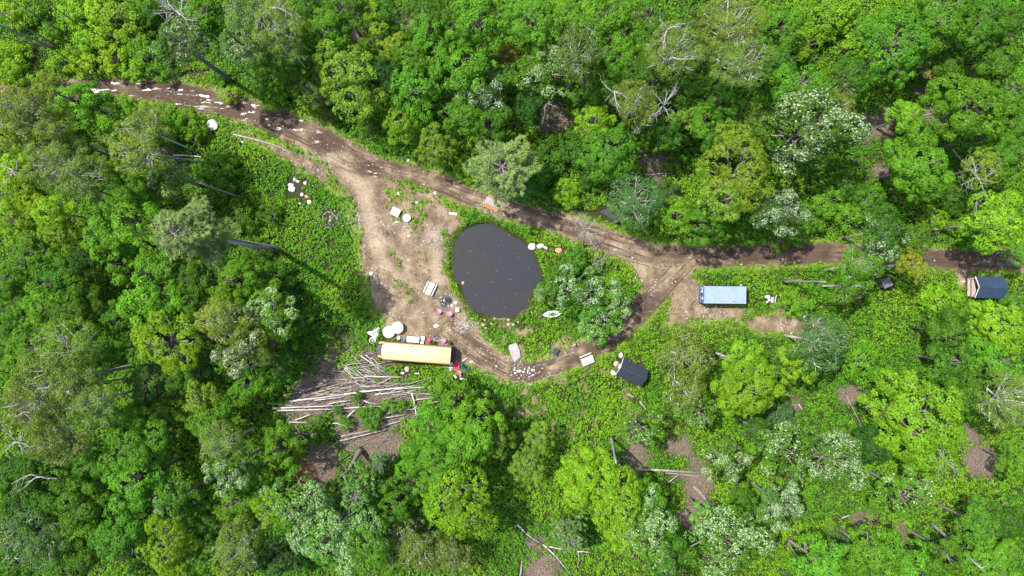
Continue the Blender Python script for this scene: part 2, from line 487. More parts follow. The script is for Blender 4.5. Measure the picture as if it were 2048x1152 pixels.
M['roof_black'] = mat_plain('roof_black_metal', (0.018, 0.022, 0.034), 0.5, 0.2, 1.2, spec=0.5)
M['roof_blue'] = mat_plain('roof_blue_metal', (0.014, 0.028, 0.055), 0.5, 0.2, 1.2, spec=0.5)
M['slate'] = mat_plain('slate_felt', (0.075, 0.07, 0.095), 0.8, 0.25, 3)
M['dark_wood'] = mat_plain('dark_wood', (0.055, 0.045, 0.038), 0.85, 0.4, 4)
M['grey_wood'] = mat_plain('grey_wood', (0.33, 0.28, 0.23), 0.9, 0.4, 5)
M['orange_wood'] = mat_plain('orange_wood', (0.27, 0.125, 0.040), 0.8, 0.3, 5, wear=(0.25, 0.16, 0.09))
M['pale_blue'] = mat_plain('pale_blue_paint', (0.55, 0.66, 0.74), 0.7, 0.25, 3, wear=(0.75, 0.75, 0.72))
M['steel_blue'] = mat_plain('steel_blue', (0.06, 0.08, 0.13), 0.5, 0.3, 4)


# ------------------------------------------------------------------ mesh helpers
def np_mesh(name, v, f, mat, attrs=None, smooth=False):
    v = np.asarray(v, np.float32).reshape(-1, 3); f = np.asarray(f, np.int32)
    me = bpy.data.meshes.new(name)
    k = f.shape[1]
    me.vertices.add(len(v)); me.loops.add(f.size); me.polygons.add(len(f))
    me.vertices.foreach_set('co', v.ravel())
    me.loops.foreach_set('vertex_index', f.ravel())
    me.polygons.foreach_set('loop_start', np.arange(len(f), dtype=np.int32) * k)
    for an, (dom, typ, arr) in (attrs or {}).items():
        a = me.attributes.new(an, typ, dom)
        a.data.foreach_set('color' if typ == 'FLOAT_COLOR' else 'value', np.asarray(arr, np.float32).ravel())
    me.polygons.foreach_set('use_smooth', np.full(len(f), smooth))
    me.update(calc_edges=True)
    me.validate()
    if mat:
        me.materials.append(mat)
    return me


def link(name, me, parent=None, loc=None, rot=None, scale=None):
    o = bpy.data.objects.new(name, me)
    COL.objects.link(o)
    if parent:
        o.parent = parent
    if loc is not None:
        o.location = loc
    if rot is not None:
        o.rotation_euler = rot
    if scale is not None:
        o.scale = scale
    return o


def tag(o, label=None, cat=None, group=None, kind=None):
    if label: o['label'] = label
    if cat: o['category'] = cat
    if group: o['group'] = group
    if kind: o['kind'] = kind
    return o


def thing(name, label, cat, loc, rz=0.0, group=None):
    o = link(name, None, None, loc, (0, 0, rz))
    o.empty_display_size = 0.3
    return tag(o, label, cat, group)


class MB:
    def __init__(self):
        self.v = []; self.f = []

    def add(self, vs, fs):
        b = len(self.v)
        self.v += [tuple(p) for p in vs]
        self.f += [tuple(i + b for i in q) for q in fs]
        return self

    def box(self, c, s, rz=0.0, taper=1.0, rx=0.0, ry=0.0):
        hx, hy, hz = s[0] / 2, s[1] / 2, s[2] / 2
        pts = []
        ca, sa = math.cos(rz), math.sin(rz); cx, sx = math.cos(rx), math.sin(rx); cy, sy = math.cos(ry), math.sin(ry)
        for z in (-1, 1):
            k = taper if z > 0 else 1.0
            for x, y in ((-1, -1), (1, -1), (1, 1), (-1, 1)):
                X, Y, Z = x * hx * k, y * hy * k, z * hz
                Y, Z = Y * cx - Z * sx, Y * sx + Z * cx
                X, Z = X * cy + Z * sy, -X * sy + Z * cy
                X, Y = X * ca - Y * sa, X * sa + Y * ca
                pts.append((c[0] + X, c[1] + Y, c[2] + Z))
        return self.add(pts, [(3, 2, 1, 0), (4, 5, 6, 7), (0, 1, 5, 4), (1, 2, 6, 5), (2, 3, 7, 6), (3, 0, 4, 7)])

    def prism(self, outline, z0, z1, top=None):
        n = len(outline); top = top or outline
        vs = [(x, y, z0) for x, y in outline] + [(x, y, z1) for x, y in top]
        fs = [tuple(range(n))[::-1], tuple(range(n, 2 * n))] + [(i, (i + 1) % n, n + (i + 1) % n, n + i) for i in range(n)]
        return self.add(vs, fs)

    def profile_x(self, prof, x0, x1):
        """closed (y, z) profile pushed along x"""
        n = len(prof)
        vs = [(x0, y, z) for y, z in prof] + [(x1, y, z) for y, z in prof]
        fs = [tuple(range(n)), tuple(range(n, 2 * n))[::-1]] + [(i, n + i, n + (i + 1) % n, (i + 1) % n) for i in range(n)]
        return self.add(vs, fs)

    def tube(self, pts, radii, n=6, cap=True):
        pts = [Vector(p) for p in pts]
        b = len(self.v)
        up = Vector((0.13, 0.21, 0.97))
        for i, p in enumerate(pts):
            d = (pts[min(i + 1, len(pts) - 1)] - pts[max(i - 1, 0)]).normalized()
            a = d.cross(up)
            if a.length < 1e-3:
                a = d.cross(Vector((1, 0, 0)))
            a.normalize(); c = d.cross(a)
            for k in range(n):
                an = 2 * math.pi * k / n
                self.v.append(tuple(p + radii[i] * (math.cos(an) * a + math.sin(an) * c)))
        for i in range(len(pts) - 1):
            for k in range(n):
                self.f.append((b + i * n + k, b + i * n + (k + 1) % n, b + (i + 1) * n + (k + 1) % n, b + (i + 1) * n + k))
        if cap:
            self.f.append(tuple(b + k for k in range(n))[::-1])
            e = b + (len(pts) - 1) * n
            self.f.append(tuple(e + k for k in range(n)))
        return self

    def lathe(self, prof, n=20, c=(0, 0, 0), sy=1.0):
        b = len(self.v); m = len(prof)
        for r, z in prof:
            for k in range(n):
                a = 2 * math.pi * k / n
                self.v.append((c[0] + r * math.cos(a), c[1] + sy * r * math.sin(a), c[2] + z))
        for i in range(m - 1):
            for k in range(n):
                self.f.append((b + i * n + k, b + i * n + (k + 1) % n, b + (i + 1) * n + (k + 1) % n, b + (i + 1) * n + k))
        self.f.append(tuple(b + k for k in range(n))[::-1])
        e = b + (m - 1) * n
        self.f.append(tuple(e + k for k in range(n)))
        return self

    def torus(self, R, r, n=20, m=8, c=(0, 0, 0), axis='z', sy=1.0):
        b = len(self.v)
        for i in range(n):
            a = 2 * math.pi * i / n
            for k in range(m):
                q = 2 * math.pi * k / m
                rr = R + r * math.cos(q); h = r * math.sin(q)
                if axis == 'z':
                    p = (rr * math.cos(a), sy * rr * math.sin(a), h)
                else:
                    p = (rr * math.cos(a), h, rr * math.sin(a))
                self.v.append((c[0] + p[0], c[1] + p[1], c[2] + p[2]))
        for i in range(n):
            for k in range(m):
                self.f.append((b + i * m + k, b + ((i + 1) % n) * m + k, b + ((i + 1) % n) * m + (k + 1) % m, b + i * m + (k + 1) % m))
        return self

    def mesh(self, name, mat, smooth=False):
        me = bpy.data.meshes.new(name)
        me.from_pydata(self.v, [], self.f)
        me.update()
        me.materials.append(mat)
        if smooth:
            me.polygons.foreach_set('use_smooth', [True] * len(me.polygons))
        return me

    def build(self, name, mat, parent=None, smooth=False, bevel=0.0, **kw):
        o = link(name, self.mesh(name, mat, smooth), parent, **kw)
        if bevel:
            md = o.modifiers.new('bevel', 'BEVEL'); md.width = bevel; md.segments = 2; md.limit_method = 'ANGLE'
        return o


def box_part(name, c, s, mat, parent, bevel=0.0, **kw):
    return MB().box(c, s, **kw).build(name, mat, parent, bevel=bevel)


# ------------------------------------------------------------------ the ground, one continuous sheet
def build_ground():
    st = 0.3
    xs = np.concatenate([np.array([-420, -300, -200, -150, -120, -104, -98]), np.arange(-94, 94.01, st), np.array([98, 104, 120, 150, 200, 300, 420])])
    ys = np.concatenate([np.array([-400, -280, -180, -120, -90, -72, -62]), np.arange(-57, 57.01, st), np.array([62, 72, 90, 120, 180, 280, 400])])
    X, Y = np.meshgrid(xs, ys)
    px = 1024 + X.ravel() * S0; py = 576 - Y.ravel() * S0
    m = ground_masks(px, py)
    z = ground_z(px, py, m)
    v = np.stack([X.ravel(), Y.ravel(), z], 1)
    nx, ny = len(xs), len(ys)
    I = np.arange(nx * ny).reshape(ny, nx)
    f = np.stack([I[:-1, :-1], I[:-1, 1:], I[1:, 1:], I[1:, :-1]], -1).reshape(-1, 4)
    tr = m['track'][f].mean(1)
    is_track = tr > 0
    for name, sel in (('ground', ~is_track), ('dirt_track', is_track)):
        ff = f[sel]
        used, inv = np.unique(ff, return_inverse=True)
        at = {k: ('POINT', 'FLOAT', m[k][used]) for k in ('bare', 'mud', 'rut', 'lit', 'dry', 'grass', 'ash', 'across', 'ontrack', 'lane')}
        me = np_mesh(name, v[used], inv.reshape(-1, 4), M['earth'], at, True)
        tag(link(name, me), 'forest floor around the clearing, darkened to look shaded between plants' if name == 'ground' else 'brown dirt track and trampled gravel clearing', None, None, 'structure')


build_ground()


def water(name, poly, z, mat, label):
    cx = sum(p[0] for p in poly) / len(poly); cy = sum(p[1] for p in poly) / len(poly)
    vs = []
    for x, y in poly:
        d = math.hypot(x - cx, y - cy); k = (d + 9) / d
        vs.append((*P(cx + (x - cx) * k, cy + (y - cy) * k, 0), z))
    me = bpy.data.meshes.new(name)
    me.from_pydata(vs, [], [tuple(range(len(vs)))[::-1]])
    me.materials.append(mat)
    tag(link(name, me), label, None, None, 'structure')


water('pond', POND, -0.33, M['water'], 'still dark grey oval pond')
water('water', POOL, -0.36, M['pool'], 'dark narrow pool beside the track')
water('water', DITCH, -0.36, M['pool'], 'wet ditch above the muddy track')
water('water', STREAM, -0.36, M['pool'], 'thin stream among the bright shrubs')


# ------------------------------------------------------------------ leaves
def norm(a):
    return a / (np.linalg.norm(a, axis=1, keepdims=True) + 1e-9)


def leaf_quads(c, n, size, aspect=0.62, along=None, r=rng, fold=0.12):
    """one folded diamond leaf for each centre"""
    k = len(c)
    n = norm(n)
    a = r.normal(size=(k, 3)) if along is None else along
    t = norm(a - (a * n).sum(1, keepdims=True) * n)
    b = np.cross(n, t)
    s = np.asarray(size).reshape(-1, 1) * 0.5
    asp = aspect
    v = np.stack([c - t * s, c + b * s * asp + n * s * fold, c + t * s, c - b * s * asp + n * s * fold], 1).reshape(-1, 3)
    f = np.arange(4 * k).reshape(-1, 4)
    return v, f


def rand_unit(r, k):
    return norm(r.normal(size=(k, 3)))


def crown_broad(name, seed, R, leaf=0.20, clump=0.32, per=22, spacing=0.39, flat=0.8, nl=9, pale=0.0, fine=False, hole=0.1):
    r = np.random.default_rng(seed)
    lob = [(np.array([0, 0, 0.10 * R]), 0.54 * R)]
    for i in range(nl):
        a = 2 * math.pi * (i + r.uniform(-.35, .35)) / nl
        d = R * r.uniform(0.40, 0.80)
        lr = R * r.uniform(0.22, 0.42) * (1.15 - 0.35 * d / R)
        lob.append((np.array([d * math.cos(a), d * math.sin(a), R * r.uniform(-0.45, 0.28)]), lr))
    for i in range(nl // 2):
        a = r.uniform(0, 6.28); d = R * r.uniform(0.75, 0.98)
        lob.append((np.array([d * math.cos(a), d * math.sin(a), R * r.uniform(-0.4, 0.0)]), R * r.uniform(0.10, 0.2)))
    for i in range(4):
        a = r.uniform(0, 6.28); d = R * r.uniform(0.1, 0.45)
        lob.append((np.array([d * math.cos(a), d * math.sin(a), R * r.uniform(0.25, 0.45)]), R * r.uniform(0.25, 0.36)))
    cs, ns = [], []
    for i, (lc, lr) in enumerate(lob):
        k = int(4 * math.pi * lr * lr / (spacing * spacing) * 0.8)
        d = rand_unit(r, k)
        d = d[d[:, 2] > -0.35 - 0.3 * r.random(len(d))]
        p = lc + d * lr * (1 - 0.22 * r.random((len(d), 1)) ** 2)
        ok = np.ones(len(p), bool)
        for j, (oc, orr) in enumerate(lob):
            if j != i:
                ok &= np.linalg.norm(p - oc, axis=1) > orr * 0.86
        ok &= r.random(len(p)) > hole * 0.6
        ok &= fbm(p[:, 0] + 40 + p[:, 2] * 0.7, p[:, 1] + 40 - p[:, 2] * 0.7, 0.95, seed, 2) > 0.36
        cs.append(p[ok]); ns.append(d[ok])
    c = np.concatenate(cs); n = np.concatenate(ns)
    c[:, 2] *= flat
    n = norm(n + np.array([0, 0, 0.55]))
    k = len(c)
    a = rand_unit(r, k)
    t = norm(np.cross(n, a)); b = np.cross(n, t)
    ang = r.uniform(0, 6.283, (k, per)); rad = np.sqrt(r.random((k, per)))
    cr = clump * r.uniform(0.65, 1.3, (k, 1))
    u = (rad * np.cos(ang))[..., None]; w = (rad * np.sin(ang))[..., None]
    crr = cr[..., None]
    pos = c[:, None] + crr * (u * t[:, None] + w * b[:, None]) - n[:, None] * crr * 0.55 * (u * u + w * w) + r.normal(0, 0.05, (k, per, 3))
    nn = n[:, None] + 0.75 * (u * t[:, None] + w * b[:, None]) + r.normal(0, 0.32, (k, per, 3))
    sz = leaf * r.uniform(0.65, 1.35, (k, per))
    ct = r.normal(0, 0.16, (k, 1))
    tint = np.clip(0.45 + ct + r.normal(0, 0.18, (k, per)), 0, 1)
    pl = np.zeros((k, per))
    if pale:
        zone = fbm(c[:, 0] + 50, c[:, 1] + 50, R * 0.55, seed, 2)
        prob = np.clip((zone - 0.42) * 5, 0, 1)[:, None] * pale
        pl = (r.random((k, per)) < prob) * r.uniform(0.35, 1.0, (k, per))
    v, f = leaf_quads(pos.reshape(-1, 3), nn.reshape(-1, 3), sz.ravel(), 0.66, None, r)
    me = np_mesh(name, v, f, M['leaf'], {'tint': ('FACE', 'FLOAT', tint), 'pale': ('FACE', 'FLOAT', pl)})
    # limbs that carry the lobes
    mb = MB()
    rr = random.Random(seed)
    base = Vector((0, 0, -0.9 * R * flat))
    for lc, lr in lob:
        e = Vector((lc[0], lc[1], lc[2] * flat))
        mid = base.lerp(e, 0.5) + Vector((rr.uniform(-.1, .1) * R, rr.uniform(-.1, .1) * R, -0.06 * R))
        mb.tube([base.lerp(Vector((0, 0, 0)), rr.uniform(0, .5)), mid, e], [0.035 * R, 0.022 * R, 0.010 * R], 5)
        for q in range(4 if fine else 2):
            d = Vector(rand_unit(r, 1)[0]); d.z = abs(d.z) * (1.3 if fine else 0.6)
            d.normalize()
            tip = e + d * lr * (1.08 if fine else 0.8)
            tip.z = e.z + (tip.z - e.z) * flat
            m2 = e.lerp(tip, 0.5) + Vector((rr.uniform(-.1, .1), rr.uniform(-.1, .1), rr.uniform(-.05, .1))) * lr
            mb.tube([e, m2, tip], [0.008 * R, 0.005 * R, 0.002 * R], 4)
            if fine:
                for z in range(1):
                    tp = m2.lerp(tip, rr.uniform(.2, .9)); d2 = (d + Vector(rand_unit(r, 1)[0]) * 0.9).normalized()
                    mb.tube([tp, tp + d2 * lr * 0.45], [0.005 * R, 0.002 * R], 3)
    lm = mb.mesh(name + '_limbs', M['bark_pale'] if fine else M['bark'], True)
    return me, lm, R


def crown_conifer(name, seed, R, H, leaf=0.5, levels=9, droop=0.25, dens=16, nb=6, asp=0.16, tuft=0.3, bend=0.18):
    """uneven whorls of boughs; each bough forks into sprays that end in tufts of needles. Top of the crown at z = +H/2"""
    r = np.random.default_rng(seed); rr = random.Random(seed)
    C, A, N, T = [], [], [], []
    mb = MB()
    mb.tube([(0, 0, -H / 2), (0, 0, H * 0.44)], [0.04 * R, 0.006 * R], 6)
    for i in range(levels):
        f = (i + 0.5) / levels
        L = R * (0.30 + 0.72 * f ** 0.6) * (1 if f < 0.8 else 1 - (f - 0.8) * 1.2)
        a0 = rr.uniform(0, 6.28)
        for k in range(nb):
            z0 = H / 2 - (f + rr.uniform(-.4, .4) / levels) * H
            a = a0 + 2 * math.pi * (k + rr.uniform(-.38, .38)) / nb
            l = L * rr.uniform(0.4, 1.28)
            d = np.array([math.cos(a), math.sin(a), 0.0]); side = np.array([-d[1], d[0], 0])
            bow = lambda s: d * l * s + side * 0.1 * l * math.sin(2.5 * s + k) + np.array([0, 0, z0 + l * (bend * s - droop * 1.6 * s * s)])
            mb.tube([tuple(bow(s)) for s in (0, .35, .7, 1.0)], [0.008 * R, 0.006 * R, 0.004 * R, 0.002 * R], 4)
            bt = rr.gauss(0.5, 0.16)
            m = max(3, int(l / 0.34))
            for j in range(m):
                s = 0.25 + 0.75 * (j + 0.5) / m
                sd = (1 if j % 2 else -1)
                reach = 0.28 * l * (1.2 - s) + 0.12
                p0 = bow(s)
                tip = p0 + side * sd * reach + d * reach * 0.75 + np.array([0, 0, -droop * reach * 0.8 + rr.uniform(-.08, .12)])
                if j == m - 1:
                    tip = bow(1.04)
                if j % 3 == 0:
                    mb.tube([tuple(p0), tuple(tip)], [0.004 * R, 0.0015 * R], 3)
                nt = max(1, int(np.linalg.norm(tip - p0) / (tuft * 0.9)))
                for q in range(nt):
                    c = p0 + (tip - p0) * ((q + 1) / nt)
                    out = norm((tip - p0 + d * 0.3 * l)[None])[0]
                    al = out * 0.9 + r.normal(0, 0.55, (dens, 3)) + np.array([0, 0, 0.15 - droop])
                    al = norm(al)
                    C.append(c + al * leaf * 0.4 + r.normal(0, 0.03, (dens, 3))); A.append(al)
                    N.append(np.array([0, 0, 1.0]) + r.normal(0, 0.4, (dens, 3)))
                    T.append(np.full(dens, bt + rr.gauss(0, 0.1)) + r.normal(0, 0.1, dens))
    C = np.concatenate(C); A = np.concatenate(A); N = np.concatenate(N); T = np.concatenate(T)
    k = len(C)
    v, f = leaf_quads(C, N, leaf * r.uniform(0.6, 1.3, k), asp, A, r, 0.05)
    print(name, k)
    me = np_mesh(name, v, f, M['needle'], {'tint': ('FACE', 'FLOAT', np.clip(T, 0, 1)), 'pale': ('FACE', 'FLOAT', np.zeros(k))})
    return me, mb.mesh(name + '_limbs', M['bark_mid'], True), R


TRUNKS = {}
for key, mt in (('mid', 'bark_mid'), ('bark', 'bark'), ('pale', 'bark_pale'), ('dead', 'bark_dead')):
    ms = []
    for s in range(3):
        rr = random.Random(s * 5 + 1)
        pts, rad = [], []
        for i in range(7):
            f = i / 6
            pts.append((rr.uniform(-1, 1) * 0.5 * (1 if 0 < i < 6 else 0), rr.uniform(-1, 1) * 0.5 * (1 if 0 < i < 6 else 0), f))
            rad.append((1.0 if i else 1.45) * (1 - 0.62 * f))
        ms.append(MB().tube(pts, rad, 8).mesh('trunk', M[mt], True))
    TRUNKS[key] = ms

PROTO = {
    'M': [crown_broad('crown_broad', 1, 3.0), crown_broad('crown_broad', 2, 3.0, nl=8), crown_broad('crown_broad', 3, 3.0, nl=11, flat=0.9),
          crown_broad('crown_broad', 6, 3.0, nl=7, flat=0.7), crown_broad('crown_broad', 7, 3.0, nl=10, flat=1.0), crown_broad('crown_broad', 4, 4.4, nl=12), crown_broad('crown_broad', 5, 4.4, nl=13, flat=0.7)],
    'Y': [crown_broad('crown_loose', 11, 3.0, leaf=0.175, clump=0.29, per=20, spacing=0.39, hole=0.22, nl=10),
          crown_broad('crown_loose', 12, 3.0, leaf=0.175, clump=0.29, per=20, spacing=0.39, hole=0.22, nl=8),
          crown_broad('crown_loose', 14, 3.0, leaf=0.175, clump=0.29, per=20, spacing=0.39, hole=0.3, nl=7),
          crown_broad('crown_loose', 13, 4.4, leaf=0.185, clump=0.31, per=20, spacing=0.42, hole=0.22, nl=13)],
    'B': [crown_broad('crown_fine', 21, 3.0, leaf=0.155, clump=0.44, per=28, spacing=0.47, hole=0.14, nl=9, fine=True),
          crown_broad('crown_fine', 22, 3.0, leaf=0.155, clump=0.44, per=28, spacing=0.47, hole=0.16, nl=11, fine=True),
          crown_broad('crown_fine', 23, 4.4, leaf=0.17, clump=0.47, per=28, spacing=0.54, hole=0.14, nl=13, fine=True)],
    'W': [crown_broad('crown_pale', 31, 3.0, leaf=0.18, clump=0.30, per=20, spacing=0.39, hole=0.22, nl=9, pale=0.38),
          crown_broad('crown_pale', 32, 3.0, leaf=0.18, clump=0.30, per=20, spacing=0.39, hole=0.22, nl=11, pale=0.46),
          crown_broad('crown_pale', 34, 3.0, leaf=0.18, clump=0.30, per=20, spacing=0.39, hole=0.22, nl=7, pale=0.22),
          crown_broad('crown_pale', 33, 4.4, leaf=0.19, clump=0.32, per=20, spacing=0.42, hole=0.22, nl=13, pale=0.40)],
    'S': [crown_broad('crown_shrub', 41, 1.8, leaf=0.175, clump=0.27, per=18, spacing=0.36, hole=0.15, nl=7, flat=0.7),
          crown_broad('crown_shrub', 42, 1.8, leaf=0.175, clump=0.27, per=18, spacing=0.36, hole=0.2, nl=9, flat=0.7),
          crown_broad('crown_shrub', 43, 2.6, leaf=0.18, clump=0.29, per=18, spacing=0.38, hole=0.2, nl=11, flat=0.6)],
    'P': [crown_conifer('crown_pine', 51, 3.6, 7.0, 0.55, 8, 0.06, 24, 7, 0.13, 0.34)],
    'Q': [crown_conifer('crown_drooping', 54, 4.2, 5.0, 0.62, 5, 0.17, 24, 6, 0.14, 0.36, 0.22)],
    'H': [crown_conifer('crown_hemlock', 53, 2.0, 4.5, 0.36, 10, 0.16, 16, 7, 0.28, 0.26)],
}

TONE = {'g0': (0.050, 0.130, 0.008), 'g1': (0.072, 0.180, 0.010), 'g2': (0.122, 0.238, 0.010), 'g3': (0.028, 0.080, 0.008),
        'g4': (0.098, 0.150, 0.020), 'g5': (0.054, 0.118, 0.022), 'g6': (0.122, 0.202, 0.016), 'g7': (0.20, 0.25, 0.012),
        'g8': (0.18, 0.155, 0.03), 'gp': (0.112, 0.168, 0.034)}
TONE_W = {'g0': 'mid green', 'g1': 'bright green', 'g2': 'lime green', 'g3': 'dark green', 'g4': 'dull olive', 'g5': 'blue-green',
          'g6': 'yellowish green', 'g7': 'yellow', 'g8': 'orange-tinged', 'gp': 'grey-green'}
KIND_W = {'M': 'broad-crowned leafy tree', 'Y': 'loose-crowned leafy tree', 'B': 'fine-leaved tree', 'W': 'white-flecked leafy tree',
          'S': 'low leafy shrub', 'P': 'tall pine', 'Q': 'drooping feathery conifer', 'H': 'small dense conifer'}
KIND_N = {'M': 'broadleaf_tree', 'Y': 'broadleaf_tree', 'B': 'birch_tree', 'W': 'pale_leaved_tree', 'S': 'shrub', 'P': 'pine_tree', 'Q': 'conifer_tree', 'H': 'conifer_tree'}

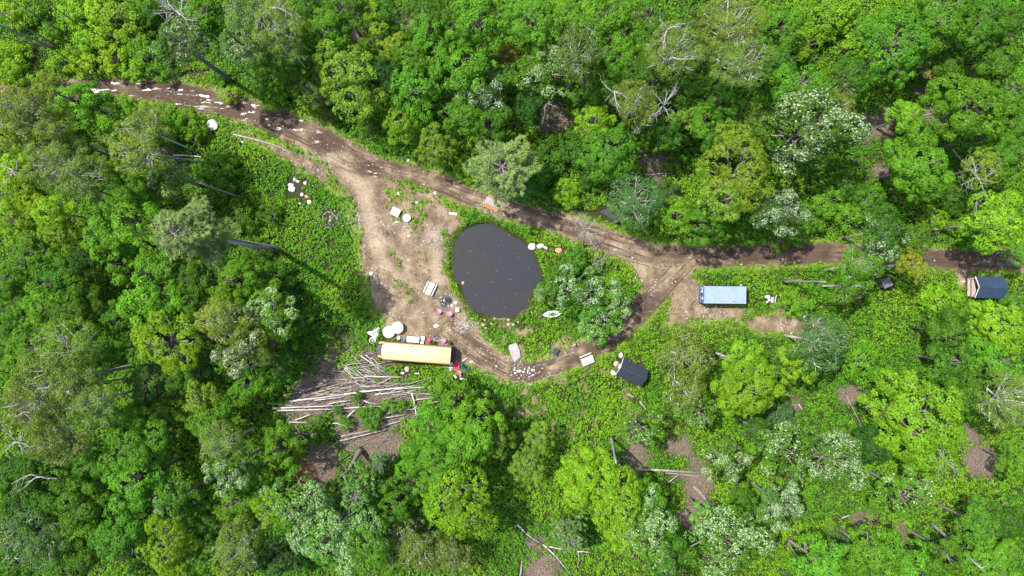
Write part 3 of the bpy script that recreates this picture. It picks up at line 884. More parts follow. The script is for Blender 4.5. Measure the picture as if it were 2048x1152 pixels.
# crown centre as seen in the photo (px), crown radius (px), kind, tone, optional height in metres
TREES = """
25 25 34 S g2|62 22 28 S g1|140 30 32 S g2|196 15 38 S g2|246 36 40 S g6|214 72 32 S g2|168 80 26 S g2|30 105 30 S g2|18 150 30 S g2
128 122 30 S g2|176 132 30 S g2|226 118 32 S g2|272 86 34 S g1|300 112 34 S g1|318 142 24 S g1|265 142 24 S g2|85 168 30 S g6|100 60 22 S g1
20 200 36 S g6|285 20 34 S g1|400 25 36 S g0|440 150 24 S g1|545 190 30 S g1
362 88 54 W g5 17|490 30 52 B g5 18|486 92 46 W g5 17|150 202 46 M g1 14|216 228 44 M g1 12|40 222 60 B g4 18|98 262 46 B g4 16
250 208 24 S g2|292 216 22 S g2|334 222 24 S g2|372 236 24 S g2|342 262 34 S g1|388 268 26 S g1|288 258 46 B g4 15|200 276 40 S g1
455 190 20 S g6|20 275 38 Y g6 14|145 285 36 M g0 12
545 42 56 B g4 18|530 112 40 M g1 12|540 152 36 S g1|572 92 34 B g5 16|602 72 42 M g1|652 66 46 M g1|690 20 46 M g0|742 28 42 Y g2|850 28 50 M g0
870 108 50 M g1|790 95 36 Y g6|750 86 36 M g1|692 142 60 Y g6|712 194 56 Y g6|626 186 36 Y g4|832 128 50 M g1|826 178 56 Y g1|770 150 38 M g3
862 62 44 M g1|960 50 60 M g1|930 130 58 M g1|1000 150 40 M g0|962 192 50 W g5|800 246 40 Y g2|846 268 34 S g2|926 232 42 M g1|976 246 44 M g1
1016 105 24 Y g8|736 252 26 S g1|872 292 40 Y g6|640 130 34 M g0|620 20 40 M g0|780 30 36 M g0|908 60 36 M g0|586 150 34 M g0|660 220 26 S g4
1062 42 56 M g1|1132 30 50 M g1|1212 36 60 M g1|1242 76 48 M g1|1156 102 56 B g4 18|1092 142 54 W g1|1082 100 40 M g0|1232 122 40 M g1
1350 100 60 B g4 18|1462 52 64 B g4 18|1482 124 60 B g4 18|1302 160 58 M g0|1372 168 46 M g1|1226 182 46 M g1|1272 204 50 B g4 17|1432 206 40 M g1
1190 242 40 Y g2|1215 304 56 M g1 11|1370 232 34 Y g6|1404 244 46 M g1|1510 238 44 Y g6|1482 284 48 Y g6|1400 58 40 M g0|1530 42 36 M g2
1300 30 44 M g1|1290 90 36 M g0|1170 165 40 M g0|1060 215 34 M g3|1330 260 40 M g0|1290 265 36 S g0|1440 280 40 M g0|1160 300 40 S g0|1100 300 40 S g0
1555 50 46 M g1|1642 42 50 S g2|1612 84 38 S g2|1790 90 74 M g1 15|1882 26 70 M g1 15|1962 42 60 M g0|2022 52 40 M g0|1602 170 52 M g1|1700 152 42 M g0
1622 262 92 W g0 16|1680 215 40 B g4|1942 216 74 M g1 14|1812 230 36 M g2 9|1872 130 32 Y g8|2030 182 40 M g1|2002 122 46 M g0|1900 128 40 M g0
1680 30 40 S g2|1725 60 30 S g1|2035 250 36 M g0|1560 120 36 M g0|1840 140 30 S g0|2020 310 40 M g0|1700 95 30 S g2
20 335 36 S g2|32 385 36 S g2|20 432 36 Y g2|62 412 36 S g2|102 424 40 Y g2|50 472 36 S g2|112 472 40 Y g2|112 322 60 B g4 16|162 352 50 B g4 16
232 392 60 M g1 14|262 444 60 M g1 14|202 472 50 M g1 13|302 382 40 M g1|272 302 56 B g4 17|342 352 46 W g5 12|430 335 44 S g1|375 468 68 P gp 31
62 520 50 M g0|102 562 50 M g0|242 522 46 M g1|302 546 50 M g1|480 432 36 S g0|470 562 46 M g0|165 520 36 M g3|440 390 36 S g0|20 560 40 M g0
545 556 42 S g0|510 500 30 S g0|450 540 34 M g3|380 560 40 M g0|540 430 26 S g0
1002 338 76 Q gp 14|932 336 30 S g2|886 318 34 S g2|1080 335 44 S g1|1130 384 32 S g2|1092 398 24 S g1|1270 402 56 B g5 12|1482 344 72 Y g6 16
1452 398 54 Y g6 15|1358 432 46 Y g2 10|1402 446 50 M g1|1442 470 34 S g1|1490 468 30 S g1|1330 390 36 S g5|1060 380 30 S g0|1180 350 30 S g0
1560 424 50 W g5 14|1842 332 66 M g1 13|1972 332 42 Y g6|1990 442 60 M g2 14|1652 404 36 S g1|1700 432 34 S g1|1772 462 54 W g0 14|1872 440 36 S g2
1822 476 42 Y g1|1722 534 48 B g1 12|1700 572 42 B g1|1824 530 34 Y g7|1622 436 32 S g1|1560 478 26 S g1|1950 478 30 S g1|2038 500 30 M g1
1690 370 36 S g0|1740 400 40 S g1|1910 400 36 S g0|1600 470 26 S g1|1960 270 40 M g0
90 602 50 M g1|150 622 54 M g0|20 622 40 M g1|130 702 66 B g6 18|70 690 50 M g1|212 702 40 M g1|302 602 60 M g1|332 690 64 Y g2 16|440 642 52 B g4 16
482 704 52 W g4 15|120 762 78 B g4 19|58 802 66 B g4 19|182 804 54 B g4 18|302 772 46 M g5|400 802 40 Y g6|30 742 40 M g1|450 602 40 M g1|382 612 40 M g0
420 834 50 M g1|252 846 40 M g1|350 760 36 M g0|240 640 40 M g0|400 720 40 M g3|330 850 40 M g0|20 690 36 M g0
552 682 44 M g0 8|540 632 50 W g1 12|556 734 36 M g0 7|530 592 40 M g1|500 772 40 M g1 8|600 640 30 S g1|480 650 30 M g0
910 812 60 M g1 10|862 846 44 M g1|960 842 50 M g1|745 838 26 S g1|712 798 15 S g1|775 812 16 S g1|690 846 16 S g1|636 850 18 S g1|722 828 16 S g1|672 818 12 S g1|800 815 16 S g1
1148 582 52 W g1 6|1196 650 44 W g1 6|1232 598 40 W g1 6|1098 584 28 W g1 5|1120 545 34 S g0|1150 520 26 S g1
1372 716 62 B g4 11|1372 780 44 B g4 10|1500 782 62 M g2 14|1494 732 48 Y g2 13|1400 826 34 W g1 9|1280 856 46 W g1 9|1080 880 32 Y g6|1050 932 36 Y g6

1642 684 60 B g5 14|1600 724 42 M g2 10|1880 608 44 S g2|1902 662 46 M g0|1992 652 56 M g2|1992 722 56 M g1|1902 722 50 M g0
1836 836 98 M g2 14|1722 722 46 S g1|1942 792 56 M g0|2020 804 60 B g4 15|1600 600 34 S g1
|2030 600 26 S g1
110 882 60 B g4 18|262 902 68 M g1 14|272 962 60 M g1 14|345 1002 42 W g1 13|182 932 50 M g0|60 1002 70 M g0 14|150 1012 60 M g0 14|60 1072 70 B g5 15
232 1082 60 M g0 14|332 1092 56 Y g2 14|440 892 52 B g4 14|452 942 46 W g1 14|472 1002 46 M g1|470 1102 60 B g4 15|382 1122 50 M g1|150 1132 50 M g0
420 1052 40 M g0|300 1030 36 M g0|30 940 44 M g0|200 1010 36 M g3|20 1130 44 M g0
560 892 44 M g1|720 982 46 H g0 12|590 1012 70 W g1 14|650 1082 70 W g1 14|742 1082 50 W g1 13|540 1022 40 Y g2 14|560 1112 44 M g5|792 1002 46 M g1
872 922 64 M g1 14|922 892 60 M g1 13|902 982 70 Y g2 14|992 882 40 Y g6|932 1032 60 Y g2 14|812 1062 40 H g5 9|842 1102 50 B g4|902 1112 40 B g4
790 1120 36 M g0|500 950 40 M g1|640 1000 34 Y g2|760 930 24 H g5 6
1192 962 68 M g2 13|1242 1004 64 Y g2 13|1250 1062 46 Y g2 12|1290 1012 42 W g1|1302 1082 68 W g1 13|1452 1092 78 W g1 14|1452 922 46 W g1 11
1410 1032 32 W g1|1142 1072 36 H g5 8|1340 1122 50 M g0|1484 1004 30 M g0
1562 892 60 W g0 13|1662 922 66 W g0 14|1562 1012 46 W g5 12|1812 982 60 W g1 12|1682 1082 30 H g3 4|1752 1112 60 M g1|1642 1132 60 M g1|1822 1132 54 M g1
1982 1132 60 M g1|2032 922 36 M g1|1742 892 42 M g3|1962 1052 50 M g0|1900 1110 44 M g0|2020 1040 44 M g0|1512 858 30 M g3|1560 840 34 H g3 9

"""

LANDMARKS = [('the yellow bus', 832, 707), ('the oval pond', 990, 545), ('the blue container', 1450, 590), ('the black-roofed shed', 1265, 745),
             ('the blue-roofed cabin', 1983, 575), ('the felled log heap', 700, 800), ('the tall grey-green pine', 375, 468),
             ('the white track boulder', 424, 252), ('the small dark outhouse', 1772, 566), ('the drooping feathery conifer', 1005, 328),
             ('the fork in the track', 745, 345), ('the large litter patch', 1390, 965)]
CORNERS = [("the photo's top left corner", 0, 0), ("the photo's top right corner", 2048, 0), ("the photo's bottom left corner", 0, 1152),
           ("the photo's bottom right corner", 2048, 1152), ("the photo's top edge middle", 1024, 0), ("the photo's bottom edge middle", 1024, 1152),
           ("the photo's left edge middle", 0, 576), ("the top edge, three quarters across", 1536, 0), ("the bottom edge, three quarters across", 1536, 1152),
           ("the bottom edge, one quarter across", 512, 1152), ("the top edge, one quarter across", 512, 0)]
RANK = ['', 'second ', 'third ', 'fourth ', 'fifth ', 'sixth ', 'seventh ', 'eighth ', 'ninth ', 'tenth ']


def direction(dx, dy):
    a = math.degrees(math.atan2(-dy, dx)) % 360
    return ['right of', 'above and right of', 'above', 'above and left of', 'left of', 'below and left of', 'below', 'below and right of'][int((a + 22.5) // 45) % 8]


def parse_trees():
    out = []
    for line in TREES.strip().splitlines():
        for it in line.split('|'):
            w = it.split()
            if len(w) >= 5:
                out.append([float(w[0]), float(w[1]), float(w[2]), w[3], w[4], float(w[5]) if len(w) > 5 else None])
    return out


def label_things(items, words):
    """items: list of (px, py, key); words: key -> phrase. A label that singles each one out by its nearest landmark."""
    tmp = {}
    res = [None] * len(items)
    for i, (px, py, key) in enumerate(items):
        best = min(LANDMARKS + CORNERS, key=lambda l: math.hypot(px - l[1], py - l[2]))
        corner = best in CORNERS
        d = '' if corner else direction(px - best[1], py - best[2])
        tmp.setdefault((key, best[0], d), []).append((math.hypot(px - best[1], py - best[2]), i))
    for (key, lm, d), lst in tmp.items():
        lst.sort()
        for r, (_, i) in enumerate(lst):
            if d:
                pos = f'{d} {lm}' if len(lst) == 1 else f'{RANK[r]}nearest {d} {lm}'
            else:
                pos = f'by {lm}' if len(lst) == 1 else f'{RANK[r]}nearest to {lm}'
            res[i] = f'{words(key)}, {pos}'
    return res


def place_trees():
    ts = parse_trees()
    labels = label_things([(t[0], t[1], (t[3], t[4])) for t in ts], lambda k: f'{TONE_W[k[1]]} {KIND_W[k[0]]}')
    rr = random.Random(3)
    groups = {'M': 'broadleaf trees of the wood', 'Y': 'loose-crowned trees of the wood', 'B': 'fine-leaved trees with pale branches',
              'W': 'white-flecked trees', 'S': 'leafy shrubs', 'P': None, 'Q': None, 'H': 'small dense conifers'}
    for (px, py, rp, kind, tone, h), lab in zip(ts, labels):
        R = rp / 15.6
        if h is None:
            h = (1.1 + 1.05 * R) if kind == 'S' else 4.0 + 2.2 * R + rr.uniform(-1.2, 1.2)
        variants = PROTO[kind]
        if kind in 'PQH':
            crown, limbs, R0 = variants[0]
            Hc = {'P': 7.0, 'Q': 5.0, 'H': 4.5}[kind]
            s = FPX / (CAM_H - h * 0.82); R = rp / s
            k = R / R0; kz = k * rr.uniform(0.95, 1.1)
            zc = h - Hc * kz / 2
        else:
            fit = sorted(variants, key=lambda p: abs(p[2] - R))[:3]
            near = [p for p in variants if abs(p[2] - R) < 1.0] or fit[:1]
            crown, limbs, R0 = near[rr.randrange(len(near))]
            zc = max(h - 0.6 * R, 0.55 * R)
            R = rp / (FPX / (CAM_H - zc))
            k = R / R0 * 1.06; kz = k * rr.uniform(0.9, 1.12)
        x, y = P(px, py, zc)
        bx, by = 1024 + x * S0, 576 - y * S0
        g = gz(bx, by)
        root = thing(KIND_N[kind], lab, 'shrub' if kind == 'S' else 'tree', (x, y, g), rr.uniform(0, 6.283), groups[kind])
        tr = rr.choice(TRUNKS['pale' if kind in 'B' else 'bark'])
        rad = (0.05 if kind == 'S' else 0.05 + 0.032 * R + 0.003 * h) * rr.uniform(0.85, 1.15)
        if kind == 'B':
            rad *= 0.72
        if kind == 'P':
            rad = 0.30; tr = TRUNKS['mid'][0]
        link('trunk', tr, root, (0, 0, -0.1), None, (rad, rad, zc + 0.1 + (0.1 * R if kind not in 'PQH' else -0.8 * R)))
        link('limbs', limbs, root, (0, 0, zc), None, (k * 0.96, k * 0.96, kz))
        ex = 1.0 if kind in 'PQ' else rr.uniform(0.88, 1.14)
        c = link('crown', crown, root, (0, 0, zc), None, (k * ex, k / ex, kz))
        base = TONE[tone]
        j = rr.uniform(0.78, 1.26); w = rr.uniform(-0.1, 0.1)
        w *= 1.3
        if px < 620 and py < 700:
            j *= 1.12; w += 0.10          # lighter, yellower crowns on the upper left
        c.color = (base[0] * j * (1 + w), base[1] * j, base[2] * j * (1 - w), 1)
    return ts


TLIST = place_trees()


# ------------------------------------------------------------------ ground cover, grass, gravel, twigs
def scatter_cover():
    n = 190000
    r = np.random.default_rng(5)
    px = r.uniform(-60, 2110, n); py = r.uniform(-40, 1192, n)
    # plants stand thinner where crowns hide the floor
    hid = np.zeros(n, bool)
    for t in TLIST:
        if t[3] != 'S':
            hid |= np.hypot(px - t[0], py - t[1]) < t[2] * 0.7
    kp = ~hid | (r.random(n) < 0.18)
    px, py = px[kp], py[kp]; n = len(px)
    m = ground_masks(px, py)
    z = ground_z(px, py, m)
    x = (px - 1024) / S0; y = -(py - 576) / S0
    big = fbm(x, y, 7.0, 61)
    dens = (1 - m['bare']) ** 1.6 * (1 - 0.96 * sstep(0.25, 0.8, m['lit'])) * (1 - 0.8 * m['dry']) * (1 - 0.55 * m['grass']) * (m['pond'] < -1)
    dens = dens * (0.75 + 0.25 * sstep(0.3, 0.5, fbm(x, y, 2.2, 67)))
    # things keep their footprint clear
    for cx, cy, hw, hh in CLEAR + [(832, 706, 72, 24), (1448, 590, 48, 21), (1262, 742, 18, 18), (1246, 728, 9, 14), (1274, 756, 14, 12), (1970, 574, 38, 24), (1772, 567, 12, 12), (1174, 718, 14, 12),
                           (859, 577, 12, 14), (790, 424, 11, 11), (813, 436, 9, 9), (1110, 703, 9, 10), (1031, 706, 14, 20), (424, 252, 11, 11), (1103, 628, 19, 7),
                           (745, 670, 10, 14), (785, 660, 22, 16), (930, 733, 15, 12), (914, 730, 11, 12), (920, 754, 15, 9), (985, 405, 18, 12), (662, 436, 14, 18), (590, 380, 16, 20)]:
        dens = dens * ~((np.abs(px - cx) < hw) & (np.abs(py - cy) < hh))
    keep = r.random(n) < dens
    px, py, x, y, z, big = px[keep], py[keep], x[keep], y[keep], z[keep], big[keep]
    k = len(x)
    per = 6
    hgt = (0.18 + 0.75 * fbm(x, y, 1.1, 71) ** 1.5 + 0.25 * r.random(k)) * (0.7 + 0.6 * big)
    rad = r.uniform(0.16, 0.38, k)
    ang = r.uniform(0, 6.283, (k, per)); u = np.sqrt(r.random((k, per)))
    pos = np.stack([x[:, None] + rad[:, None] * u * np.cos(ang), y[:, None] + rad[:, None] * u * np.sin(ang),
                    z[:, None] + hgt[:, None] * (1.0 - 0.6 * u * u) + r.normal(0, 0.03, (k, per))], -1)
    nn = np.stack([0.85 * u * np.cos(ang), 0.85 * u * np.sin(ang), np.ones((k, per))], -1) + r.normal(0, 0.28, (k, per, 3))
    sz = r.uniform(0.13, 0.29, (k, per))
    v, f = leaf_quads(pos.reshape(-1, 3), nn.reshape(-1, 3), sz.ravel(), 0.66, None, r)
    hue = np.clip((fbm(x, y, 5.0, 81) - 0.35) * 2.6 + r.normal(0, 0.16, k), 0, 1)
    # the open bank left of the clearing and the lower right slope are the brightest
    lime = np.array([0.120, 0.246, 0.008]); mid = np.array([0.058, 0.176, 0.008])
    col = mid + (lime - mid) * hue[:, None]
    br = (0.8 + 0.5 * r.random((k, 1))) * (0.85 + 0.3 * fbm(x, y, 3.0, 91)[:, None])
    lc = (col * br)[:, None, :] * r.uniform(0.72, 1.3, (k, per, 1))
    lc = np.concatenate([lc.reshape(-1, 3), np.ones((k * per, 1))], 1)
    print('cover plants', k)
    me = np_mesh('ground_cover', v, f, M['cover'], {'lc': ('FACE', 'FLOAT_COLOR', lc)})
    tag(link('ground_cover', me), 'bright green low leafy plants covering the forest floor', 'undergrowth', None, 'stuff')



def scatter_grass():
    r = np.random.default_rng(8)
    n = 90000
    px = r.uniform(160, 2100, n); py = r.uniform(150, 900, n)
    # extra on the pond's rim
    t = r.integers(0, len(POND), 5000); pp = np.array(POND)[t] + r.normal(0, 6.0, (5000, 2))
    px = np.concatenate([px, pp[:, 0]]); py = np.concatenate([py, pp[:, 1]])
    m = ground_masks(px, py); z = ground_z(px, py, m)
    x = (px - 1024) / S0; y = -(py - 576) / S0
    tuft = sstep(0.50, 0.68, fbm(x, y, 1.3, 55))
    rim = np.exp(-((m['pondonly'] + 5) / 6.0) ** 2) * sstep(0.32, 0.5, fbm(x, y, 2.0, 57))
    dens = np.maximum(np.maximum(m['grass'] * 0.9, m['bare'] * tuft * 0.34 * (1 - m['mud']) * (1 - 0.8 * m['lane'])), np.maximum(rim, m['dry'] * 0.15))
    dens = dens * (m['pond'] < 3)
    keep = r.random(len(px)) < dens
    x, y, z = x[keep], y[keep], z[keep]
    k = len(x); per = 5
    a = r.uniform(0, 6.283, (k, per)); lean = r.uniform(0.1, 0.75, (k, per)); h = r.uniform(0.10, 0.34, (k, per))
    b = np.stack([x[:, None] + r.normal(0, 0.06, (k, per)), y[:, None] + r.normal(0, 0.06, (k, per)), np.repeat(z[:, None], per, 1)], -1)
    d = np.stack([np.cos(a) * lean, np.sin(a) * lean, np.ones((k, per))], -1) * h[..., None]
    s = np.stack([-np.sin(a), np.cos(a), np.zeros((k, per))], -1) * 0.03
    v = np.stack([b - s, b + s, b + d], 2).reshape(-1, 3)
    f = np.arange(len(v)).reshape(-1, 3)
    g = r.random((k, 1))
    col = np.array([0.075, 0.155, 0.012]) + (np.array([0.20, 0.22, 0.05]) - np.array([0.075, 0.155, 0.012])) * g
    lc = np.repeat(col[:, None], per, 1) * r.uniform(0.7, 1.3, (k, per, 1))
    lc = np.concatenate([lc.reshape(-1, 3), np.ones((k * per, 1))], 1)
    me = np_mesh('grass', v, f, M['cover'], {'lc': ('FACE', 'FLOAT_COLOR', lc)})
    tag(link('grass', me), 'short grass on the verges, clearing and pond rim', 'grass', None, 'stuff')


OCT_V = np.array([(1, 0, 0), (0, 1, 0), (-1, 0, 0), (0, -1, 0), (0, 0, 1), (0, 0, -0.6)], float)
OCT_F = np.array([(0, 1, 4), (1, 2, 4), (2, 3, 4), (3, 0, 4), (1, 0, 5), (2, 1, 5), (3, 2, 5), (0, 3, 5)])


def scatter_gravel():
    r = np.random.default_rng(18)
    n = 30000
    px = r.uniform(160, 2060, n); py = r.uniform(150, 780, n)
    # stony spots; pale stones on the muddy upper-left track stand in for wet glints
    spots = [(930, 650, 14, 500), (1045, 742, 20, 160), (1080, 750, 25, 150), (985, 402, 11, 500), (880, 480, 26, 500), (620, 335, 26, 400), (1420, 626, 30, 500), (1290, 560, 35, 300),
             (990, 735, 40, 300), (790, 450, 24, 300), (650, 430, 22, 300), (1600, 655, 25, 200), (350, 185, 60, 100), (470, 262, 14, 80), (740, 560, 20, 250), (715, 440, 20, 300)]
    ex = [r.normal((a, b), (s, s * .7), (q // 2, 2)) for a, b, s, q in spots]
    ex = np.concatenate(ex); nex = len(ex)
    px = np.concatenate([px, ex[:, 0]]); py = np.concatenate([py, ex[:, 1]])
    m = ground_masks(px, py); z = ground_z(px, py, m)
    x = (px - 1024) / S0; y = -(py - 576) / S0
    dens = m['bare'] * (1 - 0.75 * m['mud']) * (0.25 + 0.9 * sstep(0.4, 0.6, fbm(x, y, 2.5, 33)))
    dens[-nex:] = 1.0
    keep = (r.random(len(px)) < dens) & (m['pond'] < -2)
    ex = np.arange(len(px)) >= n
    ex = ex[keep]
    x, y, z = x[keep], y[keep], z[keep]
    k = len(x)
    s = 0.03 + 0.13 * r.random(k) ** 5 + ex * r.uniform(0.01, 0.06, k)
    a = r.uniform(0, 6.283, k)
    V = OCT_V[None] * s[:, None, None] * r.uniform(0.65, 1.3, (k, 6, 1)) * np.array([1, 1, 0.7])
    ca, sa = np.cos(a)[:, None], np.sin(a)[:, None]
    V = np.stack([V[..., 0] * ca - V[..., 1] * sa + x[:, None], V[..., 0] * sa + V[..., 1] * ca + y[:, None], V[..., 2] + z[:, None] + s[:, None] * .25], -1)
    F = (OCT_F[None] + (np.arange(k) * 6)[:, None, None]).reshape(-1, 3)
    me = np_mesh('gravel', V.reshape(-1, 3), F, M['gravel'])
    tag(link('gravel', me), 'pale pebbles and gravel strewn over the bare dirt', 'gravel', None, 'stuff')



def scatter_twigs():
    r = np.random.default_rng(28)
    n = 70000
    px = r.uniform(0, 2048, n); py = r.uniform(0, 1152, n)
    m = ground_masks(px, py); z = ground_z(px, py, m)
    keep = r.random(n) < np.maximum(m['lit'] * 0.95, 0.02)
    px, py, z = px[keep], py[keep], z[keep]
    x = (px - 1024) / S0; y = -(py - 576) / S0
    heap = (np.hypot((px - 710) / 1.5, py - 800) < 100)
    k = len(x)
    a = np.where(heap, r.normal(0.12, 0.35, k), r.uniform(0, 6.283, k))
    L = np.where(heap, r.uniform(0.5, 2.2, k), r.uniform(0.2, 1.1, k)); w = np.where(heap, r.uniform(0.015, 0.05, k), r.uniform(0.008, 0.028, k))
    lift = np.where(heap, r.uniform(0.03, 0.5, k), r.uniform(0.02, 0.14, k))
    d = np.stack([np.cos(a), np.sin(a), r.normal(0, 0.1, k)], -1) * (L / 2)[:, None]
    s = np.stack([-np.sin(a), np.cos(a), np.zeros(k)], -1) * w[:, None]
    c = np.stack([x, y, z + lift], -1)
    up = np.array([0, 0, 1.0]) * w[:, None]
    v = np.stack([c - d - s, c - d + s, c - d + 1.6 * up, c + d - s * .6, c + d + s * .6, c + d + 1.0 * up], 1).reshape(-1, 3)
    o = (np.arange(k) * 6)[:, None]
    f = np.concatenate([o + np.array([[0, 3, 5, 2]]), o + np.array([[1, 2, 5, 4]]), o + np.array([[0, 1, 4, 3]])], 0)
    me = np_mesh('twigs', v, f, M['twig'])
    tag(link('twigs', me), 'grey twigs and brush lying on the brown litter', 'brushwood', None, 'stuff')



def floating_debris():
    r = np.random.default_rng(38)
    n = 60
    px = r.uniform(900, 1090, n); py = r.uniform(445, 640, n)
    k = poly_sd(px, py, POND) > 2
    # more of it drifts against the rim
    px, py = px[k], py[k]
    x = (px - 1024) / S0; y = -(py - 576) / S0
    c = np.stack([x, y, np.full(len(x), -0.322)], -1)
    nn = np.array([0, 0, 1.0]) + r.normal(0, 0.06, (len(x), 3))
    v, f = leaf_quads(c, nn, r.uniform(0.04, 0.16, len(x)), 0.35, None, r, 0.0)
    me = np_mesh('floating_debris', v, f, M['stone'])
    tag(link('floating_debris', me), 'pale flecks and leaf bits floating on the pond', 'debris', None, 'stuff')


floating_debris()


# ------------------------------------------------------------------ stones
CLEAR = []


def rock_mesh(seed, mat, flat=0.6, n=2):
    import bmesh
    bm = bmesh.new()
    bmesh.ops.create_icosphere(bm, subdivisions=n, radius=1.0)
    rr = random.Random(seed)
    pl = []
    for i in range(9):
        d = Vector((rr.gauss(0, 1), rr.gauss(0, 1), rr.gauss(0, 1))).normalized()
        pl.append((d, rr.uniform(0.55, 0.85)))
    for v in bm.verts:
        for d, q in pl:                     # faceted by planes, as broken stone is
            e = v.co.dot(d) - q
            if e > 0:
                v.co -= d * e * 0.85
        v.co *= rr.uniform(0.96, 1.04)
        v.co.z *= flat
    me = bpy.data.meshes.new('rock')
    bm.to_mesh(me); bm.free()
    me.materials.append(mat)
    return me


ROCKS = {k: [rock_mesh(i * 7 + 3, M[k]) for i in range(4)] for k in ('stone', 'stone_grey', 'stone_orange', 'stone_pink')}
BOULDER = rock_mesh(99, M['stone'], 0.75, 3)
SLAB = rock_mesh(77, M['stone_grey'], 0.3, 3)


def rock(name, px, py, rx, ry, label, mat='stone', ang=0.0, me=None, group=None, i=0):
    x, y = P(px, py)
    a, b = rx / S0, ry / S0
    CLEAR.append((px, py, rx + 2.5, ry + 2.5))
    o = link(name, me or ROCKS[mat][i % 4], None, (x, y, gz(px, py) + min(a, b) * 0.22), (0, 0, -math.radians(ang)), (a * 1.2, b * 1.2, min(a, b) * 1.15))
    return tag(o, label, 'stone' if name != 'boulder' else 'boulder', group)


rock('boulder', 424, 252, 11, 10.5, 'big white boulder in greenery below the muddy track bend', me=BOULDER)
rock('boulder', 1031, 706, 12, 19, 'flat pale grey boulder on the inner side of the loop track', 'stone_grey', -20, SLAB)
for i, (px, py, rx, ry, lab, mt, ang) in enumerate([
    (582, 371, 5.5, 4.5, 'angular white stone, uppermost large one of the scatter left of the clearing', 'stone', 20),
    (585, 374 + 4, 8, 5.5, 'largest white stone of the scatter left of the clearing', 'stone', 10),
    (590, 359, 4, 4, 'small grey-brown stone topmost in the scatter left of the clearing', 'stone_grey', 0),
    (590, 360 + 1, 2, 2, 'tiny chip beside the topmost grey-brown stone left of the clearing', 'stone', 0),
    (595, 362 + 1, 3.4, 2.6, 'small white stone right of the angular white stone', 'stone', 30),
    (611, 366, 3.6, 3.4, 'round white stone on the right of the scatter left of the clearing', 'stone', 0),
    (604, 389, 3.6, 3.2, 'small white stone just left of the reddish stone', 'stone', 0),
    (613, 393, 4.4, 3.2, 'reddish stone in the scatter left of the clearing', 'stone_orange', 15),
    (600, 407, 2.6, 2.6, 'lowest small white stone left of the clearing', 'stone', 0),
    (619, 404, 5, 4, 'pale stone below the reddish stone left of the clearing', 'stone', 25),
    (1064, 493, 7.5, 6.2, 'rounded pinkish white stone on the right rim of the pond', 'stone', 5),
    (1080, 492, 8, 4.6, 'white angular stone, second from the pond in the row', 'stone', -15),
    (1091, 496, 4.6, 3.4, 'small greyish stone, third from the pond in the row', 'stone_pink', 40),
    (1118, 501, 8, 5.6, 'orange stone in the greenery right of the pond', 'stone_orange', 15),
    (1131, 504, 3, 2.6, 'small pink stone right of the orange stone', 'stone_pink', 0),
    (1148, 507, 4, 2.8, 'pale pink stone farthest right in the row beyond the pond', 'stone_pink', 0),
    (907, 428, 8, 3.2, 'long white slab stone above the pond, in the grass', 'stone', 8),
    (1242, 710, 4.8, 5.4, 'white stone by the upper corner of the black-roofed shed', 'stone', 0),
    (1232, 727, 4.6, 5, 'pinkish stone at the middle of the shed gable', 'stone_pink', 30),
    (1226, 745, 6, 4.6, 'white stone by the lower corner of the black-roofed shed', 'stone', 40),
    (1535, 594, 5.2, 4.2, 'white stone nearest the blue container, in the stones to its right', 'stone', 10),
    (1538, 600, 2.6, 2.6, 'small white stone in the heap right of the container', 'stone', 0),
    (1545, 600, 4.2, 6, 'tall grey stone beside the white pole right of the container', 'stone_grey', 10),
    (1534, 604, 2.6, 2.2, 'lowest small stone in the heap right of the container', 'stone', 0),
    (1432, 614, 3.2, 3.0, 'brown stone just below the long side of the container', 'stone_pink', 0),
    (1482, 570, 2.8, 2.2, 'pink stone against the upper side of the container', 'stone_pink', 0),
    (814, 738, 5, 5, 'pinkish stone in the weeds below the bus', 'stone_pink', 0),
    (805, 746, 4.2, 2.6, 'white stone left of the pinkish stone below the bus', 'stone', 0),
    (834, 747, 5, 1.8, 'flat white stones chip below the middle of the bus', 'stone', 0),
    (743, 547, 4, 3.6, 'squarish white stone at the left side of the clearing', 'stone', 20),
    (870, 386, 3.2, 2.8, 'white stone at the grass edge above the pond', 'stone', 0),
    (817, 472, 3.2, 2.4, 'white stone in the middle of the clearing', 'stone', 0),
    (793, 444, 2.8, 2.4, 'white stone just below the white square box', 'stone', 0),
    (834, 405, 3, 2.6, 'white stone on grass right of the white square box', 'stone', 0),
    (797, 387, 2.4, 2.4, 'small white stone on the grass above the white square box', 'stone', 0),
    (817, 520, 2.2, 2, 'small white stone below the middle of the clearing', 'stone', 0),
    (911, 606, 3.4, 3.8, 'white stone on the right of the fire place', 'stone', 20),
    (904, 611, 2.6, 3.4, 'white stone at the lower right of the fire place', 'stone', -30),
    (888, 601, 2.0, 1.8, 'small white stone between the blackened rings', 'stone', 0),
    (897, 612, 2.4, 2.0, 'grey stone below the blackened rings', 'stone_grey', 0),
    (882, 595, 2.2, 2.0, 'grey stone left of the black bowl', 'stone_grey', 0),
    (873, 652, 4.5, 5, 'pale sandy flat stone between the bus and the pond', 'stone', 80),
    (604, 260, 3.0, 2.6, 'white stone on the muddy track below the road bend', 'stone', 0),
    (538, 250, 3.4, 2.4, 'pale stone on the lower edge of the dark muddy track', 'stone', 20),
    (485, 284, 2.6, 2.4, 'small white stone in the plants below the long pale pole', 'stone', 0),
    (817, 321, 2.6, 3, 'pale stone on the upper edge of the track fork', 'stone', 0),
    (887, 352, 3.2, 2.8, 'brown stone on the upper edge of the track above the pond', 'stone_pink', 0),
    (1927, 563, 3.2, 1.8, 'small white stone on the path by the cabin deck', 'stone', 0),
    (923, 752, 2, 2, 'small pebble by the white curved plank', 'stone', 0)]):
